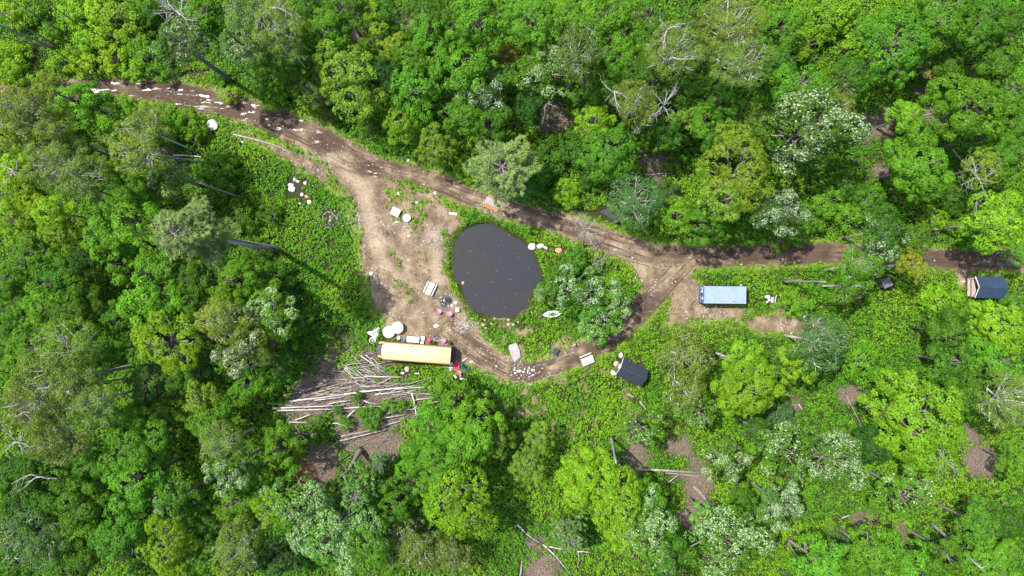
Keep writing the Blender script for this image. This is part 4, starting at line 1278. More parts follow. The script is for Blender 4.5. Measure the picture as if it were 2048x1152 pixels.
    rock('stone', px, py, rx, ry, lab, mt, ang, i=i)
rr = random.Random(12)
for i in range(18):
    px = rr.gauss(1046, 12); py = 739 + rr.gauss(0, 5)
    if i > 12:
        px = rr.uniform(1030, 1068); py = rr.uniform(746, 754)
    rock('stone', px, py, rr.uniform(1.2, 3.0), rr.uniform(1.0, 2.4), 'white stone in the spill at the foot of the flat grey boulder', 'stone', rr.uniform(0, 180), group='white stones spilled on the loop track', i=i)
for i in range(9):
    a = rr.uniform(0, 6.28); d = rr.uniform(1.06, 1.16)
    px = 993 + 90 * d * math.cos(a) * 1.0; py = 543 + 96 * d * math.sin(a)
    if not (940 < px < 1075 and py > 600):
        px = rr.uniform(945, 1060); py = 640 + rr.uniform(-4, 10)
    rock('stone', px, py, rr.uniform(1.5, 3.4), rr.uniform(1.4, 2.8), 'small pinkish stone on the lower rim of the pond', 'stone_pink', rr.uniform(0, 180), group='stones along the lower pond rim', i=i)
rock('stone', 925.5, 566, 2.4, 4, 'reddish brown lump in the water by the left rim', 'stone_orange', 10).location.z = -0.36


# ------------------------------------------------------------------ logs and poles
def log(name, pts, r0, label, cat='log', mat='log', zoff=0.0, group=None, r1=None, n=7):
    c = pts[0]
    x0, y0 = P(*c)
    if name != 'log' or group is None:
        for (ax, ay), (bx_, by_) in zip(pts[:-1], pts[1:]):
            nn_ = max(1, int(math.hypot(bx_ - ax, by_ - ay) / 6))
            for q in range(nn_ + 1):
                CLEAR.append((ax + (bx_ - ax) * q / nn_, ay + (by_ - ay) * q / nn_, 4, 4))
    w = []
    for i, (px, py) in enumerate(pts):
        x, y = P(px, py)
        w.append((x - x0, y - y0, gz(px, py) + r0 + zoff))
    # bend it slightly
    if len(w) == 2:
        a, b = Vector(w[0]), Vector(w[1])
        side = Vector((-(b - a).y, (b - a).x, 0)) * random.uniform(-0.02, 0.02)
        w = [tuple(a), tuple(a.lerp(b, .33) + side), tuple(a.lerp(b, .67) + side * 0.7), tuple(b)]
    k = len(w)
    r1 = r1 if r1 else r0 * 0.6
    o = MB().tube(w, [r0 + (r1 - r0) * i / (k - 1) for i in range(k)], n).build(name, M[mat], None, True)
    o.location = (x0, y0, 0)
    return tag(o, label, cat, group)


HEAP = [([(578, 802), (640, 795), (690, 788)], .19, 'thick white log with a forked left end in the felled heap'),
        ([(690, 787), (760, 779), (828, 771)], .17, 'long white log running on right from the forked log'),
        ([(548, 815), (620, 812), (690, 809)], .15, 'white log second below the forked log'),
        ([(557, 819), (620, 818), (686, 816)], .15, 'white log third below the forked log'),
        ([(536, 805), (560, 808), (590, 811)], .13, 'short white log at the far left of the felled heap'),
        ([(697, 765), (720, 760), (760, 765), (822, 767)], .11, 'curved grey pole across the upper middle of the felled heap'),
        ([(732, 751), (808, 753)], .13, 'straight white log topmost right in the felled heap'),
        ([(714, 783), (780, 776), (850, 773)], .15, 'long pale log ending at the right side of the heap'),
        ([(752, 788), (812, 780)], .16, 'pale log under the long one near the heap right side'),
        ([(824, 784), (829, 800), (832, 818), (834, 829)], .15, 'white curved log lying across the others at the right'),
        ([(693, 836), (712, 818), (732, 800)], .12, 'white pole slanting upright across the middle of the heap'),
        ([(724, 797), (742, 804), (760, 808)], .12, 'short white log crossing at the top of the slanting pole'),
        ([(642, 846), (676, 846), (712, 856)], .12, 'white forked pole low in the middle of the heap'),
        ([(580, 843), (620, 844)], .12, 'short white log at the lower left of the heap'),
        ([(594, 838), (626, 826)], .13, 'short pale log slanting up at the lower left of the heap'),
        ([(722, 841), (770, 834), (808, 828)], .13, 'white log in the lower right of the heap'),
        ([(757, 854), (812, 838)], .16, 'thick grey log below the lower right white log'),
        ([(684, 871), (750, 858)], .14, 'upper one of two long grey logs at the heap bottom'),
        ([(682, 880), (730, 868), (772, 858)], .15, 'lower one of two long grey logs at the heap bottom'),
        ([(834, 797), (878, 792)], .14, 'grey log sticking out right of the heap'),
        ([(862, 805), (878, 802)], .15, 'short cut log right of the heap below the grey one'),
        ([(875, 832), (886, 828)], .14, 'short cut log lowest on the right of the heap'),
        ([(690, 815), (752, 811), (790, 812)], .12, 'thin white log behind the slanting pole'),
        ([(632, 799), (690, 792)], .11, 'pale pole just under the forked log'),
        ([(655, 776), (700, 762), (745, 758)], .08, 'thin dark pole at the upper left of the heap'),
        ([(690, 736), (730, 733)], .12, 'short white log at the top left tip of the heap'),
        ([(760, 766), (790, 750)], .08, 'thin branch crossing the topmost right white log'),
        ([(774, 826), (808, 816)], .12, 'grey log between the two lower right logs'),
        ([(768, 798), (820, 786)], .09, 'thin grey pole in the right middle of the heap'),
        ([(720, 772), (800, 768)], .12, 'pale pole beneath the curved grey pole'),
        ([(570, 790), (640, 770)], .09, 'thin dark pole left above the forked log'),
        ([(600, 785), (670, 762)], .08, 'second thin dark pole left above the forked log')]
for i, (pts, r, lab) in enumerate(HEAP):
    log('log', pts, r * 0.85, lab, mat='log_grey' if ('grey' in lab or 'dark' in lab) else 'log', zoff=0.25 + 0.15 * (i % 4), group='logs in the felled heap')
rr = random.Random(21)
for i in range(90):
    px = rr.uniform(600, 850); py = rr.gauss(786, 18)
    if i % 4 == 0:
        px = rr.uniform(680, 760); py = rr.uniform(720, 760)
    a = rr.gauss(-0.10, 0.2) if i % 4 else rr.uniform(-0.2, 0.9)
    L = rr.uniform(14, 36)
    kx, ky = rr.uniform(-2.5, 2.5), rr.uniform(-2.5, 2.5)
    log('log', [(px - L * math.cos(a), py - L * math.sin(a)), (px - L * .3 * math.cos(a) + kx, py - L * .3 * math.sin(a) + ky), (px + L * .4 * math.cos(a) - kx * .6, py + L * .4 * math.sin(a) - ky * .6),
                (px + L * math.cos(a), py + L * math.sin(a))], rr.uniform(0.035, 0.10),
        'thin grey pole among many in the felled heap below the bus', mat=rr.choice(['log', 'log_grey', 'log_grey', 'twig']), zoff=rr.uniform(0.0, 0.7), group='thin poles in the felled heap', n=5)

FALLEN = [([(1270, 937), (1330, 940), (1397, 944)], .21, 'thick pale fallen trunk across the brown litter patch', 'log_grey'),
          ([(1330, 945), (1410, 955)], .07, 'thin pole just under the thick pale fallen trunk', 'log_grey'),
          ([(1335, 966), (1356, 948)], .07, 'thin stick slanting below the thick pale trunk', 'log'),
          ([(1386, 972), (1412, 1000), (1441, 1023)], .10, 'longer grey pole of the pair on the brown litter patch', 'log_grey'),
          ([(1390, 972), (1408, 992), (1419, 1018)], .08, 'shorter grey pole of the pair on the brown litter patch', 'log_grey'),
          ([(1034, 1048), (1060, 1072), (1086, 1088)], .14, 'bent grey fallen pole at the bottom left of its brush', 'log_grey'),
          ([(1086, 1088), (1112, 1112), (1142, 1150)], .11, 'pale fallen pole running to the bottom edge', 'log'),
          ([(1098, 1092), (1128, 1099)], .10, 'short pale pole right of the bent grey pole', 'log'),
          ([(1154, 1102), (1182, 1104)], .09, 'short whitish fallen pole beside the small grey-green conifer', 'log'),
          ([(1156, 1102), (1158, 1120), (1154, 1134)], .10, 'upright grey stub below the short whitish pole', 'log_grey'),
          ([(1040, 1152), (1044, 1120)], .16, 'dark upright trunk piece at the bottom edge', 'log_grey'),
          ([(348, 311), (405, 314)], .15, 'straight white log in the greenery left of the boulder', 'log'),
          ([(372, 278), (404, 292)], .09, 'thin white pole above the straight white log', 'log'),
          ([(468, 269), (500, 277), (552, 291), (588, 310)], .07, 'long thin pale pole along the lower verge of the track', 'log'),
          ([(1255, 787), (1268, 794)], .17, 'short pale log end below the black-roofed shed', 'log_grey'),
          ([(1278, 802), (1290, 816), (1292, 830)], .13, 'grey forked branch above the white-flecked shrub tree', 'log_grey'),
          ([(1430, 705), (1450, 713), (1470, 725)], .19, 'grey mossy trunk right of the fine dark trees', 'log_grey'),
          ([(1552, 590), (1549, 610)], .06, 'thin white pole standing in the stones right of the container', 'white_wood'),
          ([(1682, 446), (1722, 462)], .10, 'dark pole above the track right side', 'log_grey'),
          ([(1706, 431), (1728, 436)], .10, 'short grey pole above the dark pole', 'log_grey'),
          ([(1692, 793), (1706, 820), (1726, 860)], .07, 'thin dark pole in the gap left of the lime green tree', 'log_grey'),
          ([(1716, 790), (1736, 802)], .18, 'broken grey stub right of the lime slope', 'log_grey'),
          ([(1596, 808), (1604, 820)], .08, 'short whitish stick on the small litter patch', 'log'),
          ([(1990, 617), (2048, 610)], .14, 'dark crooked trunk below the cabin at the right edge', 'log_grey'),
          ([(1706, 1048), (1752, 1082)], .06, 'thin pole across the litter at the lower right', 'log_grey'),
          ([(1682, 1036), (1700, 1029)], .10, 'short pale stick at the lower right litter', 'log'),
          ([(696, 868), (640, 910), (600, 950)], .07, 'thin long pole slanting from the heap to the reddish bush', 'log_grey'),
          ([(736, 890), (690, 920)], .06, 'thin pole above the leaning dark snag', 'log_grey'),
          ([(560, 862), (640, 868)], .06, 'thin grey pole in the brush left of the heap bottom', 'log_grey'),
          ([(590, 850), (620, 890)], .05, 'thin crossed stick in the brush left of the heap bottom', 'log_grey'),
          ([(1290, 350), (1345, 347)], .08, 'thin pale pole on the litter patch above the pool', 'log'),
          ([(1258, 346), (1270, 347)], .07, 'short pale stick on the litter patch above the pool', 'log'),
          ([(1835, 235), (1866, 226)], .12, 'grey trunk right of the small lime tree', 'log_grey')]
for pts, r, lab, mt in FALLEN:
    log('fallen_pole' if r < 0.12 else 'log', pts, r, lab, mat=mt, zoff=0.12 if r < .1 else 0.05)


# ------------------------------------------------------------------ dead trees
def dead_branch(mb, start, d, L, r, depth, rr, spread=0.7, gnarl=0.28):
    pts = [start]; rad = [r]
    p = start.copy(); dd = d.normalized()
    seg = 4
    nodes = []
    for i in range(seg):
        dd = (dd + Vector((rr.gauss(0, gnarl), rr.gauss(0, gnarl), rr.gauss(0, gnarl * 0.6)))).normalized()
        p = p + dd * L / seg
        pts.append(p.copy()); rad.append(max(r * (1 - 0.75 * (i + 1) / seg), 0.012))
        nodes.append((p.copy(), dd.copy(), rad[-1]))
    mb.tube([tuple(q) for q in pts], rad, 5 if depth > 1 else 4)
    if depth > 0:
        for (q, e, rq) in nodes[:-1] if depth > 1 else nodes:
            for s in range(rr.choice((1, 2)) if depth > 1 else rr.choice((0, 1, 1))):
                nd_ = (e + Vector((rr.gauss(0, spread), rr.gauss(0, spread), rr.gauss(0, spread * 0.6)))).normalized()
                dead_branch(mb, q, nd_, L * rr.uniform(0.4, 0.62), max(rq * 0.75, 0.014), depth - 1, rr, spread, gnarl)


def dead_tree(label, base_px, top_px, h, r0, limbs, seed, mat='bark_dead', limb_len=2.2, depth=2, spread=0.7, fork=0.62, lift=0.35, name='dead_tree', lr=None):
    rr = random.Random(seed)
    bx, by = P(*base_px); tx, ty = P(*top_px, h)
    g = gz(*base_px)
    root = thing(name, label, 'dead tree', (bx, by, g))
    top = Vector((tx - bx, ty - by, h))
    pts, rad = [], []
    for i in range(8):
        f = i / 7
        j = 0.05 * (0 < i < 7)
        pts.append(tuple(top * f + Vector((rr.gauss(0, j), rr.gauss(0, j), -0.1 if i == 0 else 0))))
        rad.append(r0 * (1.3 if i == 0 else 1 - 0.6 * f))
    MB().tube(pts, rad, 8).build('trunk', M[mat], root, True)
    for i in range(limbs):
        f = rr.uniform(fork, 1.0) if i else 1.0
        s = top * f
        a = 2 * math.pi * (i + rr.uniform(-.3, .3)) / max(limbs, 1)
        d = Vector((math.cos(a), math.sin(a), rr.uniform(lift - .2, lift + .3)))
        mb = MB()
        dead_branch(mb, s, d, limb_len * rr.uniform(0.65, 1.2), lr or r0 * 0.38, depth, rr, spread)
        mb.build('limb', M[mat], root, True)
    return root


dead_tree('bare dark-trunked dead tree with pale twigs standing at the track above the pond', (1165, 494), (1172, 457), 6.0, .15, 9, 1, 'bark_dead', 2.6, 2, .6, .8, .35)
dead_tree('bare grey dead tree with spread branches at the middle of the island shrubs', (1170, 585), (1176, 583), 5.0, .10, 5, 2, 'bark_dead', 1.7, 2)
dead_tree('small bare grey dead tree at the lower part of the island shrubs', (1188, 622), (1194, 626), 4.6, .10, 4, 3, 'bark_dead', 1.8, 2)
dead_tree('bare grey dead shrub at the top of the island shrubs', (1196, 524), (1204, 520), 3.6, .07, 6, 4, 'bark_dead', 1.8, 2)
dead_tree('bleached dead tree with long white limbs in the top right wood', (1300, 155), (1345, 115), 19, .22, 6, 5, 'bark_dead', 3.3, 1, .5, .75, .2, lr=.10)
dead_tree('small bleached dead top above the large bleached dead tree', (1285, 115), (1336, 58), 18, .18, 3, 6, 'bark_dead', 2.4, 1, .5, .9, .5, lr=.11)
dead_tree('bleached antler-like dead top with long arms above the pool', (1280, 265), (1330, 208), 17, .16, 5, 7, 'bark_dead', 2.5, 2, .5, .9, .2, lr=.08)
dead_tree('bleached dead top left of the antler-like one', (1192, 222), (1230, 182), 16, .17, 3, 8, 'bark_dead', 2.4, 1, .5, .9, .3, lr=.10)
dead_tree('bleached dead top just below the antler-like one', (1250, 288), (1278, 246), 14, .15, 4, 9, 'bark_dead', 2.0, 1, .5, .85, .3, lr=.09)
dead_tree('small pale dead top among olive leaves at the top middle', (1130, 175), (1143, 130), 15, .14, 3, 10, 'bark_dead', 1.9, 1, .5, .9, .3, lr=.08)
dead_tree('grey dead tree with spreading pale limbs above the small pool', (1230, 445), (1268, 418), 7.5, .22, 6, 11, 'bark_dead', 3.0, 2, .6, .7, .25)
dead_tree('grey forked dead trunk standing over the brown litter at top middle', (1100, 247), (1096, 205), 9, .16, 3, 12, 'bark', 2.0, 1, .5, .8, .6)
dead_tree('pale trunk leaning right, its foot in the stones right of the container', (1566, 562), (1652, 564), 13.2, .24, 0, 13, 'bark')
dead_tree('curved pale snag standing above the brown litter patch', (1223, 872), (1232, 926), 12, .26, 0, 14, 'bark_dead')
dead_tree('long grey snag with short stubs at the lower right', (1858, 1042), (1962, 1136), 13, .25, 7, 15, 'bark_dead', 0.9, 0, .3, .4, .1, lr=.07)
dead_tree('grey snag, upper one of the pair at the bottom right', (1575, 1077), (1632, 1119), 9, .22, 0, 16, 'bark_dead')
dead_tree('grey snag, lower shorter one of the pair at the bottom right', (1576, 1082), (1595, 1120), 6, .18, 0, 17, 'bark_dead')
dead_tree('grey snag at the left edge, level with the pond', (78, 588), (-10, 584), 9, .24, 0, 18, 'bark_dead')
dead_tree('tall dead trunk with a pale broken top at the left edge', (150, 370), (20, 338), 13, .26, 5, 19, 'bark_dead', 1.8, 1, .5, .9, .3)
dead_tree('bare tree with curling pale limbs left of the bright broad tree', (200, 365), (152, 352), 15, .13, 6, 20, 'bark_dead', 2.6, 2, .6, .85, .2, lr=.06)
dead_tree('dark bare trunk with grey branching top at the top left', (395, 55), (352, 22), 15, .2, 9, 21, 'bark_dead', 3.0, 2, .6, .7, .3, lr=.10)
dead_tree('bleached dead limbs at the left edge, upper of two', (95, 880), (25, 885), 16, .16, 5, 22, 'bark_dead', 3.0, 1, .5, .85, .1, lr=.10)
dead_tree('bleached dead limbs at the left edge, lower of two', (110, 935), (72, 955), 15, .14, 3, 23, 'bark_dead', 3.2, 1, .5, .9, .1, lr=.10)
dead_tree('dark leaning snag with rough bark below the felled heap', (722, 900), (688, 955), 8, .42, 4, 24, 'bark', 2.0, 1, .5, .6, .1, lr=.07)
dead_tree('forked pale dead branch beside the dense conifer at the bottom', (690, 1010), (697, 1030), 10, .14, 4, 25, 'bark_dead', 2.0, 1)
dead_tree('grey dead twiggy top over the dark fine tree right of the shed', (1640, 680), (1660, 685), 12, .10, 6, 26, 'bark_dead', 2.0, 2, .6, .8, .2)
dead_tree('pale dead twiggy top at the lower edge of the large lime tree', (1850, 905), (1888, 920), 11, .12, 7, 27, 'bark_dead', 2.2, 2, .6, .85, .1)
dead_tree('grey crooked dead tree in the right-hand wood', (1950, 790), (1975, 796), 10, .18, 5, 28, 'bark_dead', 2.8, 1, .6, .7, .2)
dead_tree('long bare grey bough over the dark gap at the upper right', (1905, 300), (1960, 360), 12, .16, 5, 29, 'bark_dead', 2.8, 2, .6, .7, .2)
dead_tree('bare pale twiggy top at the upper edge left of the middle', (560, 40), (535, 15), 17, .16, 7, 30, 'bark_dead', 3.2, 2, .6, .8, .2, lr=.08)
dead_tree('grey twiggy dead top above the track bend boulder', (330, 262), (282, 245), 14, .10, 5, 31, 'bark_dead', 1.8, 2, .6, .8, .2, lr=.04)
dead_tree('grey trunk with twiggy top left of the straight white log', (420, 328), (300, 305), 16, .15, 5, 32, 'bark_mid', 1.8, 2, .6, .85, .2, lr=.04)
dead_tree('thin bare trunk slanting under the blue-green crown at left', (482, 394), (400, 366), 13, .14, 0, 33, 'bark_dead')
dead_tree('pale birch trunk seen through olive leaves at lower left', (255, 755), (160, 772), 11, .17, 2, 34, 'bark_dead', 1.4, 1)
# tall bare stems at the top left, whose shadows cross the track
for i, (b, tp, lab) in enumerate([((118, 98), (-30, 40), 'thickest dark bare stem of the clump at the top left'), ((112, 92), (-30, 8), 'dark bare stem just above the thickest one at the top left'),
                                  ((122, 62), (10, -8), 'lone thin bare stem nearest the top left corner'), ((108, 96), (-30, 68), 'lowest thin dark stem of the clump at the top left'),
                                  ((160, 52), (75, -10), 'thin slanting bare stem right of the top left clump'), ((455, 106), (405, 62), 'dark trunk under the white-flecked crown above the track'),
                                  ((305, 128), (278, 98), 'short dark snag above the muddy track'), ((540, 180), (418, 88), 'long thin dark trunk slanting to the track above the muddy bend')]):
    dead_tree(lab, b, tp, 15 if i < 5 else (14 if i == 5 else (6 if i == 6 else 17)), .19 if i == 0 else .12, 0, 50 + i, 'bark', name='bare_stem')


def brown_bush():
    px, py = 632, 935
    x, y = P(px, py)
    root = thing('dead_bush', 'dead bush with rusty brown needles below the felled heap', 'bush', (x, y, gz(px, py)))
    rr = random.Random(5)
    for i in range(16):
        a = rr.uniform(-0.5, 3.6)
        mb = MB()
        dead_branch(mb, Vector((1.5, 0.6, 0.1)), Vector((-1.2 + 0.5 * math.cos(a), -0.6 + 0.9 * math.sin(a), rr.uniform(0.1, 0.6))), rr.uniform(2.0, 3.6), 0.035, 1, rr, 0.5, .15)
        mb.build('branch', M['twig'], root)
    r = np.random.default_rng(4)
    k = 900
    c = np.stack([r.normal(-1.6, 0.8, k), r.normal(-0.7, 0.7, k), np.abs(r.normal(0.7, 0.4, k))], -1)
    v, f = leaf_quads(c, r.normal(size=(k, 3)) + np.array([0, 0, 1]), r.uniform(0.15, 0.35, k), 0.25, None, r)
    me = np_mesh('needles', v, f, M['needle'], {'tint': ('FACE', 'FLOAT', r.random(k)), 'pale': ('FACE', 'FLOAT', np.zeros(k))})
    o = link('needles', me, root)
    o.color = (0.36, 0.10, 0.045, 1)
    tag(o, 'rusty brown withered needles')


brown_bush()


# ------------------------------------------------------------------ the bus
def build_bus():
    x, y = P(832.5, 707.0, 2.9)
    bx, by = 1024 + x * S0, 576 - y * S0
    rz = math.atan2(10.5, -135)
    b = thing('school_bus', 'converted yellow school bus with cream roof and short black hood', 'bus', (x, y, gz(bx, by)), rz)
    Lh, W = 4.8, 1.19
    # cross sections: walls and the rounded roof
    wall = [(-W, 0.55), (W, 0.55), (W, 2.42), (-W, 2.42)]
    MB().profile_x(wall, -Lh, Lh).build('body', M['bus_side'], b, bevel=0.04)
    roof = []
    for i in range(13):
        a = math.pi * i / 12
        roof.append((1.215 * math.cos(a) if abs(math.cos(a)) < 0.98 else math.copysign(1.215, math.cos(a)), 2.42 + 0.50 * math.sin(a) ** 0.42))
    prof = roof
    n = len(prof)
    vs, fs = [], []
    st = [(-Lh - 0.02, 0.93, 0.9), (-Lh + 0.12, 1.0, 1.0), (-1.5, 1, 1), (1.5, 1, 1), (Lh - 0.25, 1.0, 1.0), (Lh + 0.02, 0.93, 0.93), (Lh + 0.14, 0.82, 0.72)]
    for (sx, ky, kz) in st:
        bow = 0.10
        for (yy, zz) in prof:
            xx = sx
            if sx > Lh - 0.3:
                xx = sx - bow * (yy / W) ** 2 * 1.6        # bowed front cap
            vs.append((xx, yy * ky, 2.42 + (zz - 2.42) * kz))
    for i in range(len(st) - 1):
        for k in range(n - 1):
            fs.append((i * n + k, i * n + k + 1, (i + 1) * n + k + 1, (i + 1) * n + k))
        fs.append((i * n + n - 1, i * n, (i + 1) * n, (i + 1) * n + n - 1))
    fs.append(tuple(range(n))); fs.append(tuple((len(st) - 1) * n + k for k in range(n))[::-1])
    rf = MB().add(vs, fs).build('roof', M['bus_roof'], b, True)
    for xx in (-3.4, -2.0, -0.6, 0.8, 2.2, 3.6):       # seams pressed into the roof skin
        pts = [(xx, yy * 1.002, zz + 0.006) for yy, zz in prof[1:-1]]
        MB().tube(pts, [0.012] * len(pts), 4).build('roof_seam', M['bus_roof'], rf)
    h = MB().box((-0.02, -0.06, 3.0), (0.72, 0.66, 0.10)).build('roof_hatch', M['white'], rf, bevel=0.03)
    MB().box((-0.08, -0.08, 3.065), (0.12, 0.12, 0.03)).build('hatch_handle', M['chrome'], rf)
    MB().box((0.62, -0.95, 2.86), (0.17, 0.17, 0.16)).build('roof_vent', M['black'], rf)
    MB().box((-4.5, 0.55, 2.93), (0.13, 0.13, 0.08)).build('roof_vent', M['black'], rf)
    MB().box((3.3, 0.15, 2.945), (0.35, 0.3, 0.02)).build('roof_patch', M['bus_roof'], rf)
    for s in (-1, 1):
        MB().box((0, s * 1.24, 2.42), (9.5, 0.07, 0.06)).build('gutter', M['rust'], b)
        for zz in (0.85, 1.25, 1.58):
            MB().box((0, s * 1.205, zz), (9.5, 0.03, 0.07)).build('rub_rail', M['black'], b)
        for k in range(11):
            xx = -4.35 + k * 0.80
            w = MB().box((xx, s * 1.198, 2.02), (0.66, 0.03, 0.62)).build('window', M['curtain'] if (k % 3) else M['glass'], b)
            MB().box((xx, s * 1.216, 2.02), (0.68, 0.02, 0.035)).box((xx - 0.34, s * 1.216, 2.02), (0.035, 0.02, 0.66)).box((xx + 0.34, s * 1.216, 2.02), (0.035, 0.02, 0.66)).build('window_frame', M['white'], w)
    # front: windscreen, black hood, yellow fenders
    ws = MB().box((4.84, 0, 1.98), (0.05, 2.1, 0.72)).build('windscreen', M['glass'], b)
    MB().box((4.875, 0, 1.98), (0.02, 0.05, 0.74)).build('windscreen_bar', M['bus_side'], ws)
    nose = [(4.82, -0.92), (5.75, -0.76), (5.93, -0.5), (5.93, 0.5), (5.75, 0.76), (4.82, 0.92)]
    top = [(4.82, -0.86), (5.70, -0.68), (5.85, -0.44), (5.85, 0.44), (5.70, 0.68), (4.82, 0.86)]
    MB().prism(nose, 0.75, 1.55, top).build('hood', M['black_paint'], b, bevel=0.05)
    for s in (-1, 1):
        MB().prism([(4.80, s * 0.93), (5.72, s * 0.78), (5.72, s * 1.06), (5.3, s * 1.15), (4.80, s * 1.17)][::s], 0.7, 1.18).build('fender', M['bus_side'], b, bevel=0.04)
        hl = MB().lathe([(0.01, 0), (0.12, 0.01), (0.12, 0.08), (0.01, 0.1)], 14).build('headlight', M['glass'], b)
        hl.rotation_euler = (0, math.pi / 2, 0); hl.location = (5.9, s * 0.62, 1.0)
        MB().tube([(4.9, s * 1.0, 1.7), (5.25, s * 1.35, 1.95)], [0.02, 0.02], 5).box((5.27, s * 1.38, 1.95), (0.05, 0.2, 0.32)).build('mirror', M['black'], b)
        for xx in (5.2, -2.9):
            wh = MB().torus(0.36, 0.14, 20, 8, (0, 0, 0), 'y').build('wheel', M['rubber'], b, True, loc=(xx, s * 1.02, 0.49))
            MB().lathe([(0.02, -0.06), (0.24, -0.05), (0.24, 0.05), (0.02, 0.07)], 14).build('rim', M['bus_side'], wh, rot=(math.pi / 2, 0, 0))
        MB().box((-4.82, s * 0.95, 1.0), (0.05, 0.16, 0.22)).build('tail_light', M['red'], b)
    MB().box((5.98, 0, 0.62), (0.12, 2.2, 0.28)).build('bumper', M['black'], b, bevel=0.02)
    MB().box((-4.88, 0, 0.6), (0.14, 2.3, 0.26)).build('bumper', M['black'], b, bevel=0.02)
    d = MB().box((-4.815, 0, 1.65), (0.05, 0.8, 1.5)).build('rear_door', M['rust'], b)
    MB().box((-4.845, 0, 1.95), (0.02, 0.6, 0.5)).build('door_window', M['glass'], d)
    for s in (-1, 1):
        MB().box((-4.815, s * 0.8, 2.0), (0.04, 0.5, 0.5)).build('window', M['glass'], b)
    # folding entrance door on the shaded kerb side
    d = MB().box((4.42, -1.2, 1.45), (0.5, 0.04, 1.7)).build('door', M['glass'], b)


build_bus()


# ------------------------------------------------------------------ the blue shipping container
def corrugated(L, z0, z1, y, depth, n, axis='x', out=1):
    """a pressed wall with trapezoid ribs"""
    mb = MB(); pts = []
    p = L / n
    for i in range(n):
        xs = -L / 2 + i * p
        pts += [(xs, 0), (xs + p * .3, 0), (xs + p * .45, depth), (xs + p * .85, depth)]
    pts.append((L / 2, 0))
    vs = []
    for xx, d in pts:
        vs += [(xx, y + out * d, z0), (xx, y + out * d, z1)]
    fs = [(2 * i, 2 * i + 2, 2 * i + 3, 2 * i + 1) for i in range(len(pts) - 1)]
    return mb.add(vs, fs)


def build_container():
    x, y = P(1450.0, 589.8, 2.59)
    bx, by = 1024 + x * S0, 576 - y * S0
    c = thing('shipping_container', 'blue steel shipping container with pale weathered roof and doors at left', 'container', (x, y, gz(bx, by) + 0.05), -math.radians(0.6))
    L, W, H = 6.06, 2.44, 2.59
    n = 19
    mb = MB(); p = (L - 0.3) / n; pts = []
    for i in range(n):
        xs = -L / 2 + 0.15 + i * p
        pts += [(xs, 0), (xs + p * .40, 0), (xs + p * .46, 0.075), (xs + p * .94, 0.075)]
    pts.append((L / 2 - 0.15, 0))
    vs = []
    for xx, d in pts:
        vs += [(xx, -W / 2 + 0.06, H - 0.09 + d), (xx, W / 2 - 0.06, H - 0.09 + d)]
    rf = mb.add(vs, [(2 * i, 2 * i + 2, 2 * i + 3, 2 * i + 1) for i in range(len(pts) - 1)]).build('roof', M['cont_roof'], c)
    MB().box((-L / 2 + 0.10, 0, H - 0.045), (0.16, W - 0.12, 0.03)).box((L / 2 - 0.10, 0, H - 0.045), (0.16, W - 0.12, 0.03)).build('roof_plate', M['cont_roof'], rf)
    MB().box((1.25, -0.9, H + 0.015), (0.14, 0.2, 0.03)).build('rust_spot', M['rust'], rf)
    for s in (-1, 1):
        corrugated(L - 0.3, 0.16, H - 0.1, s * (W / 2 - 0.05), 0.036, 20, out=s).build('side_wall', M['cont_blue'], c)
        MB().box((0, s * (W / 2 - 0.03), H - 0.05), (L - 0.3, 0.06, 0.08)).build('top_rail', M['cont_roof'], c)
        MB().box((0, s * (W / 2 - 0.04), 0.08), (L - 0.3, 0.08, 0.16)).build('bottom_rail', M['cont_blue'], c)
        for e in (-1, 1):
            MB().box((e * (L / 2 - 0.08), s * (W / 2 - 0.08), H / 2), (0.15, 0.15, H - 0.26)).build('corner_post', M['cont_blue'], c)
            for zz in (0.06, H - 0.06):
                MB().box((e * (L / 2 - 0.09), s * (W / 2 - 0.08), zz), (0.18, 0.162, 0.12)).build('corner_casting', M['cont_roof'], c, bevel=0.01)
        d = MB().box((-L / 2 + 0.05, s * 0.58, 1.28), (0.06, 1.12, 2.26)).build('door', M['cont_blue'], c)
        for k in (0.22, 0.78):
            MB().tube([(-L / 2 - 0.01, s * k, 0.12), (-L / 2 - 0.01, s * k, 2.45)], [0.022, 0.022], 6).build('locking_bar', M['chrome'], d)
            MB().box((-L / 2 - 0.025, s * (k + 0.15), 1.15), (0.03, 0.36, 0.05)).build('door_handle', M['chrome'], d)
        if s > 0:
            MB().torus(0.2, 0.03, 18, 4, (0, 0, 0), 'z').build('white_emblem', M['white'], d, loc=(-L / 2 + 0.015, 0.5, 1.85), rot=(0, math.pi / 2, 0))
            for q in range(2):
                MB().box((-L / 2 + 0.012, 0.92, 2.0 - q * 0.35), (0.02, 0.2, 0.16)).build('white_mark', M['white'], d)
        else:
            for q in range(3):
                MB().box((-L / 2 + 0.012, -0.5, 2.15 - q * 0.2), (0.02, 0.34, 0.06)).build('white_mark', M['white'], d)
    MB().box((L / 2 - 0.05, 0, H / 2), (0.05, W - 0.3, H - 0.3)).build('end_wall', M['cont_blue'], c)
    MB().box((-L / 2 + 0.06, 0, H - 0.06), (0.1, W - 0.3, 0.1)).box((-L / 2 + 0.06, 0, 0.09), (0.1, W - 0.3, 0.16)).build('door_frame', M['cont_blue'], c)
    MB().box((0, 0, 0.12), (L - 0.2, W - 0.2, 0.1)).build('floor', M['cont_blue'], c)


build_container()


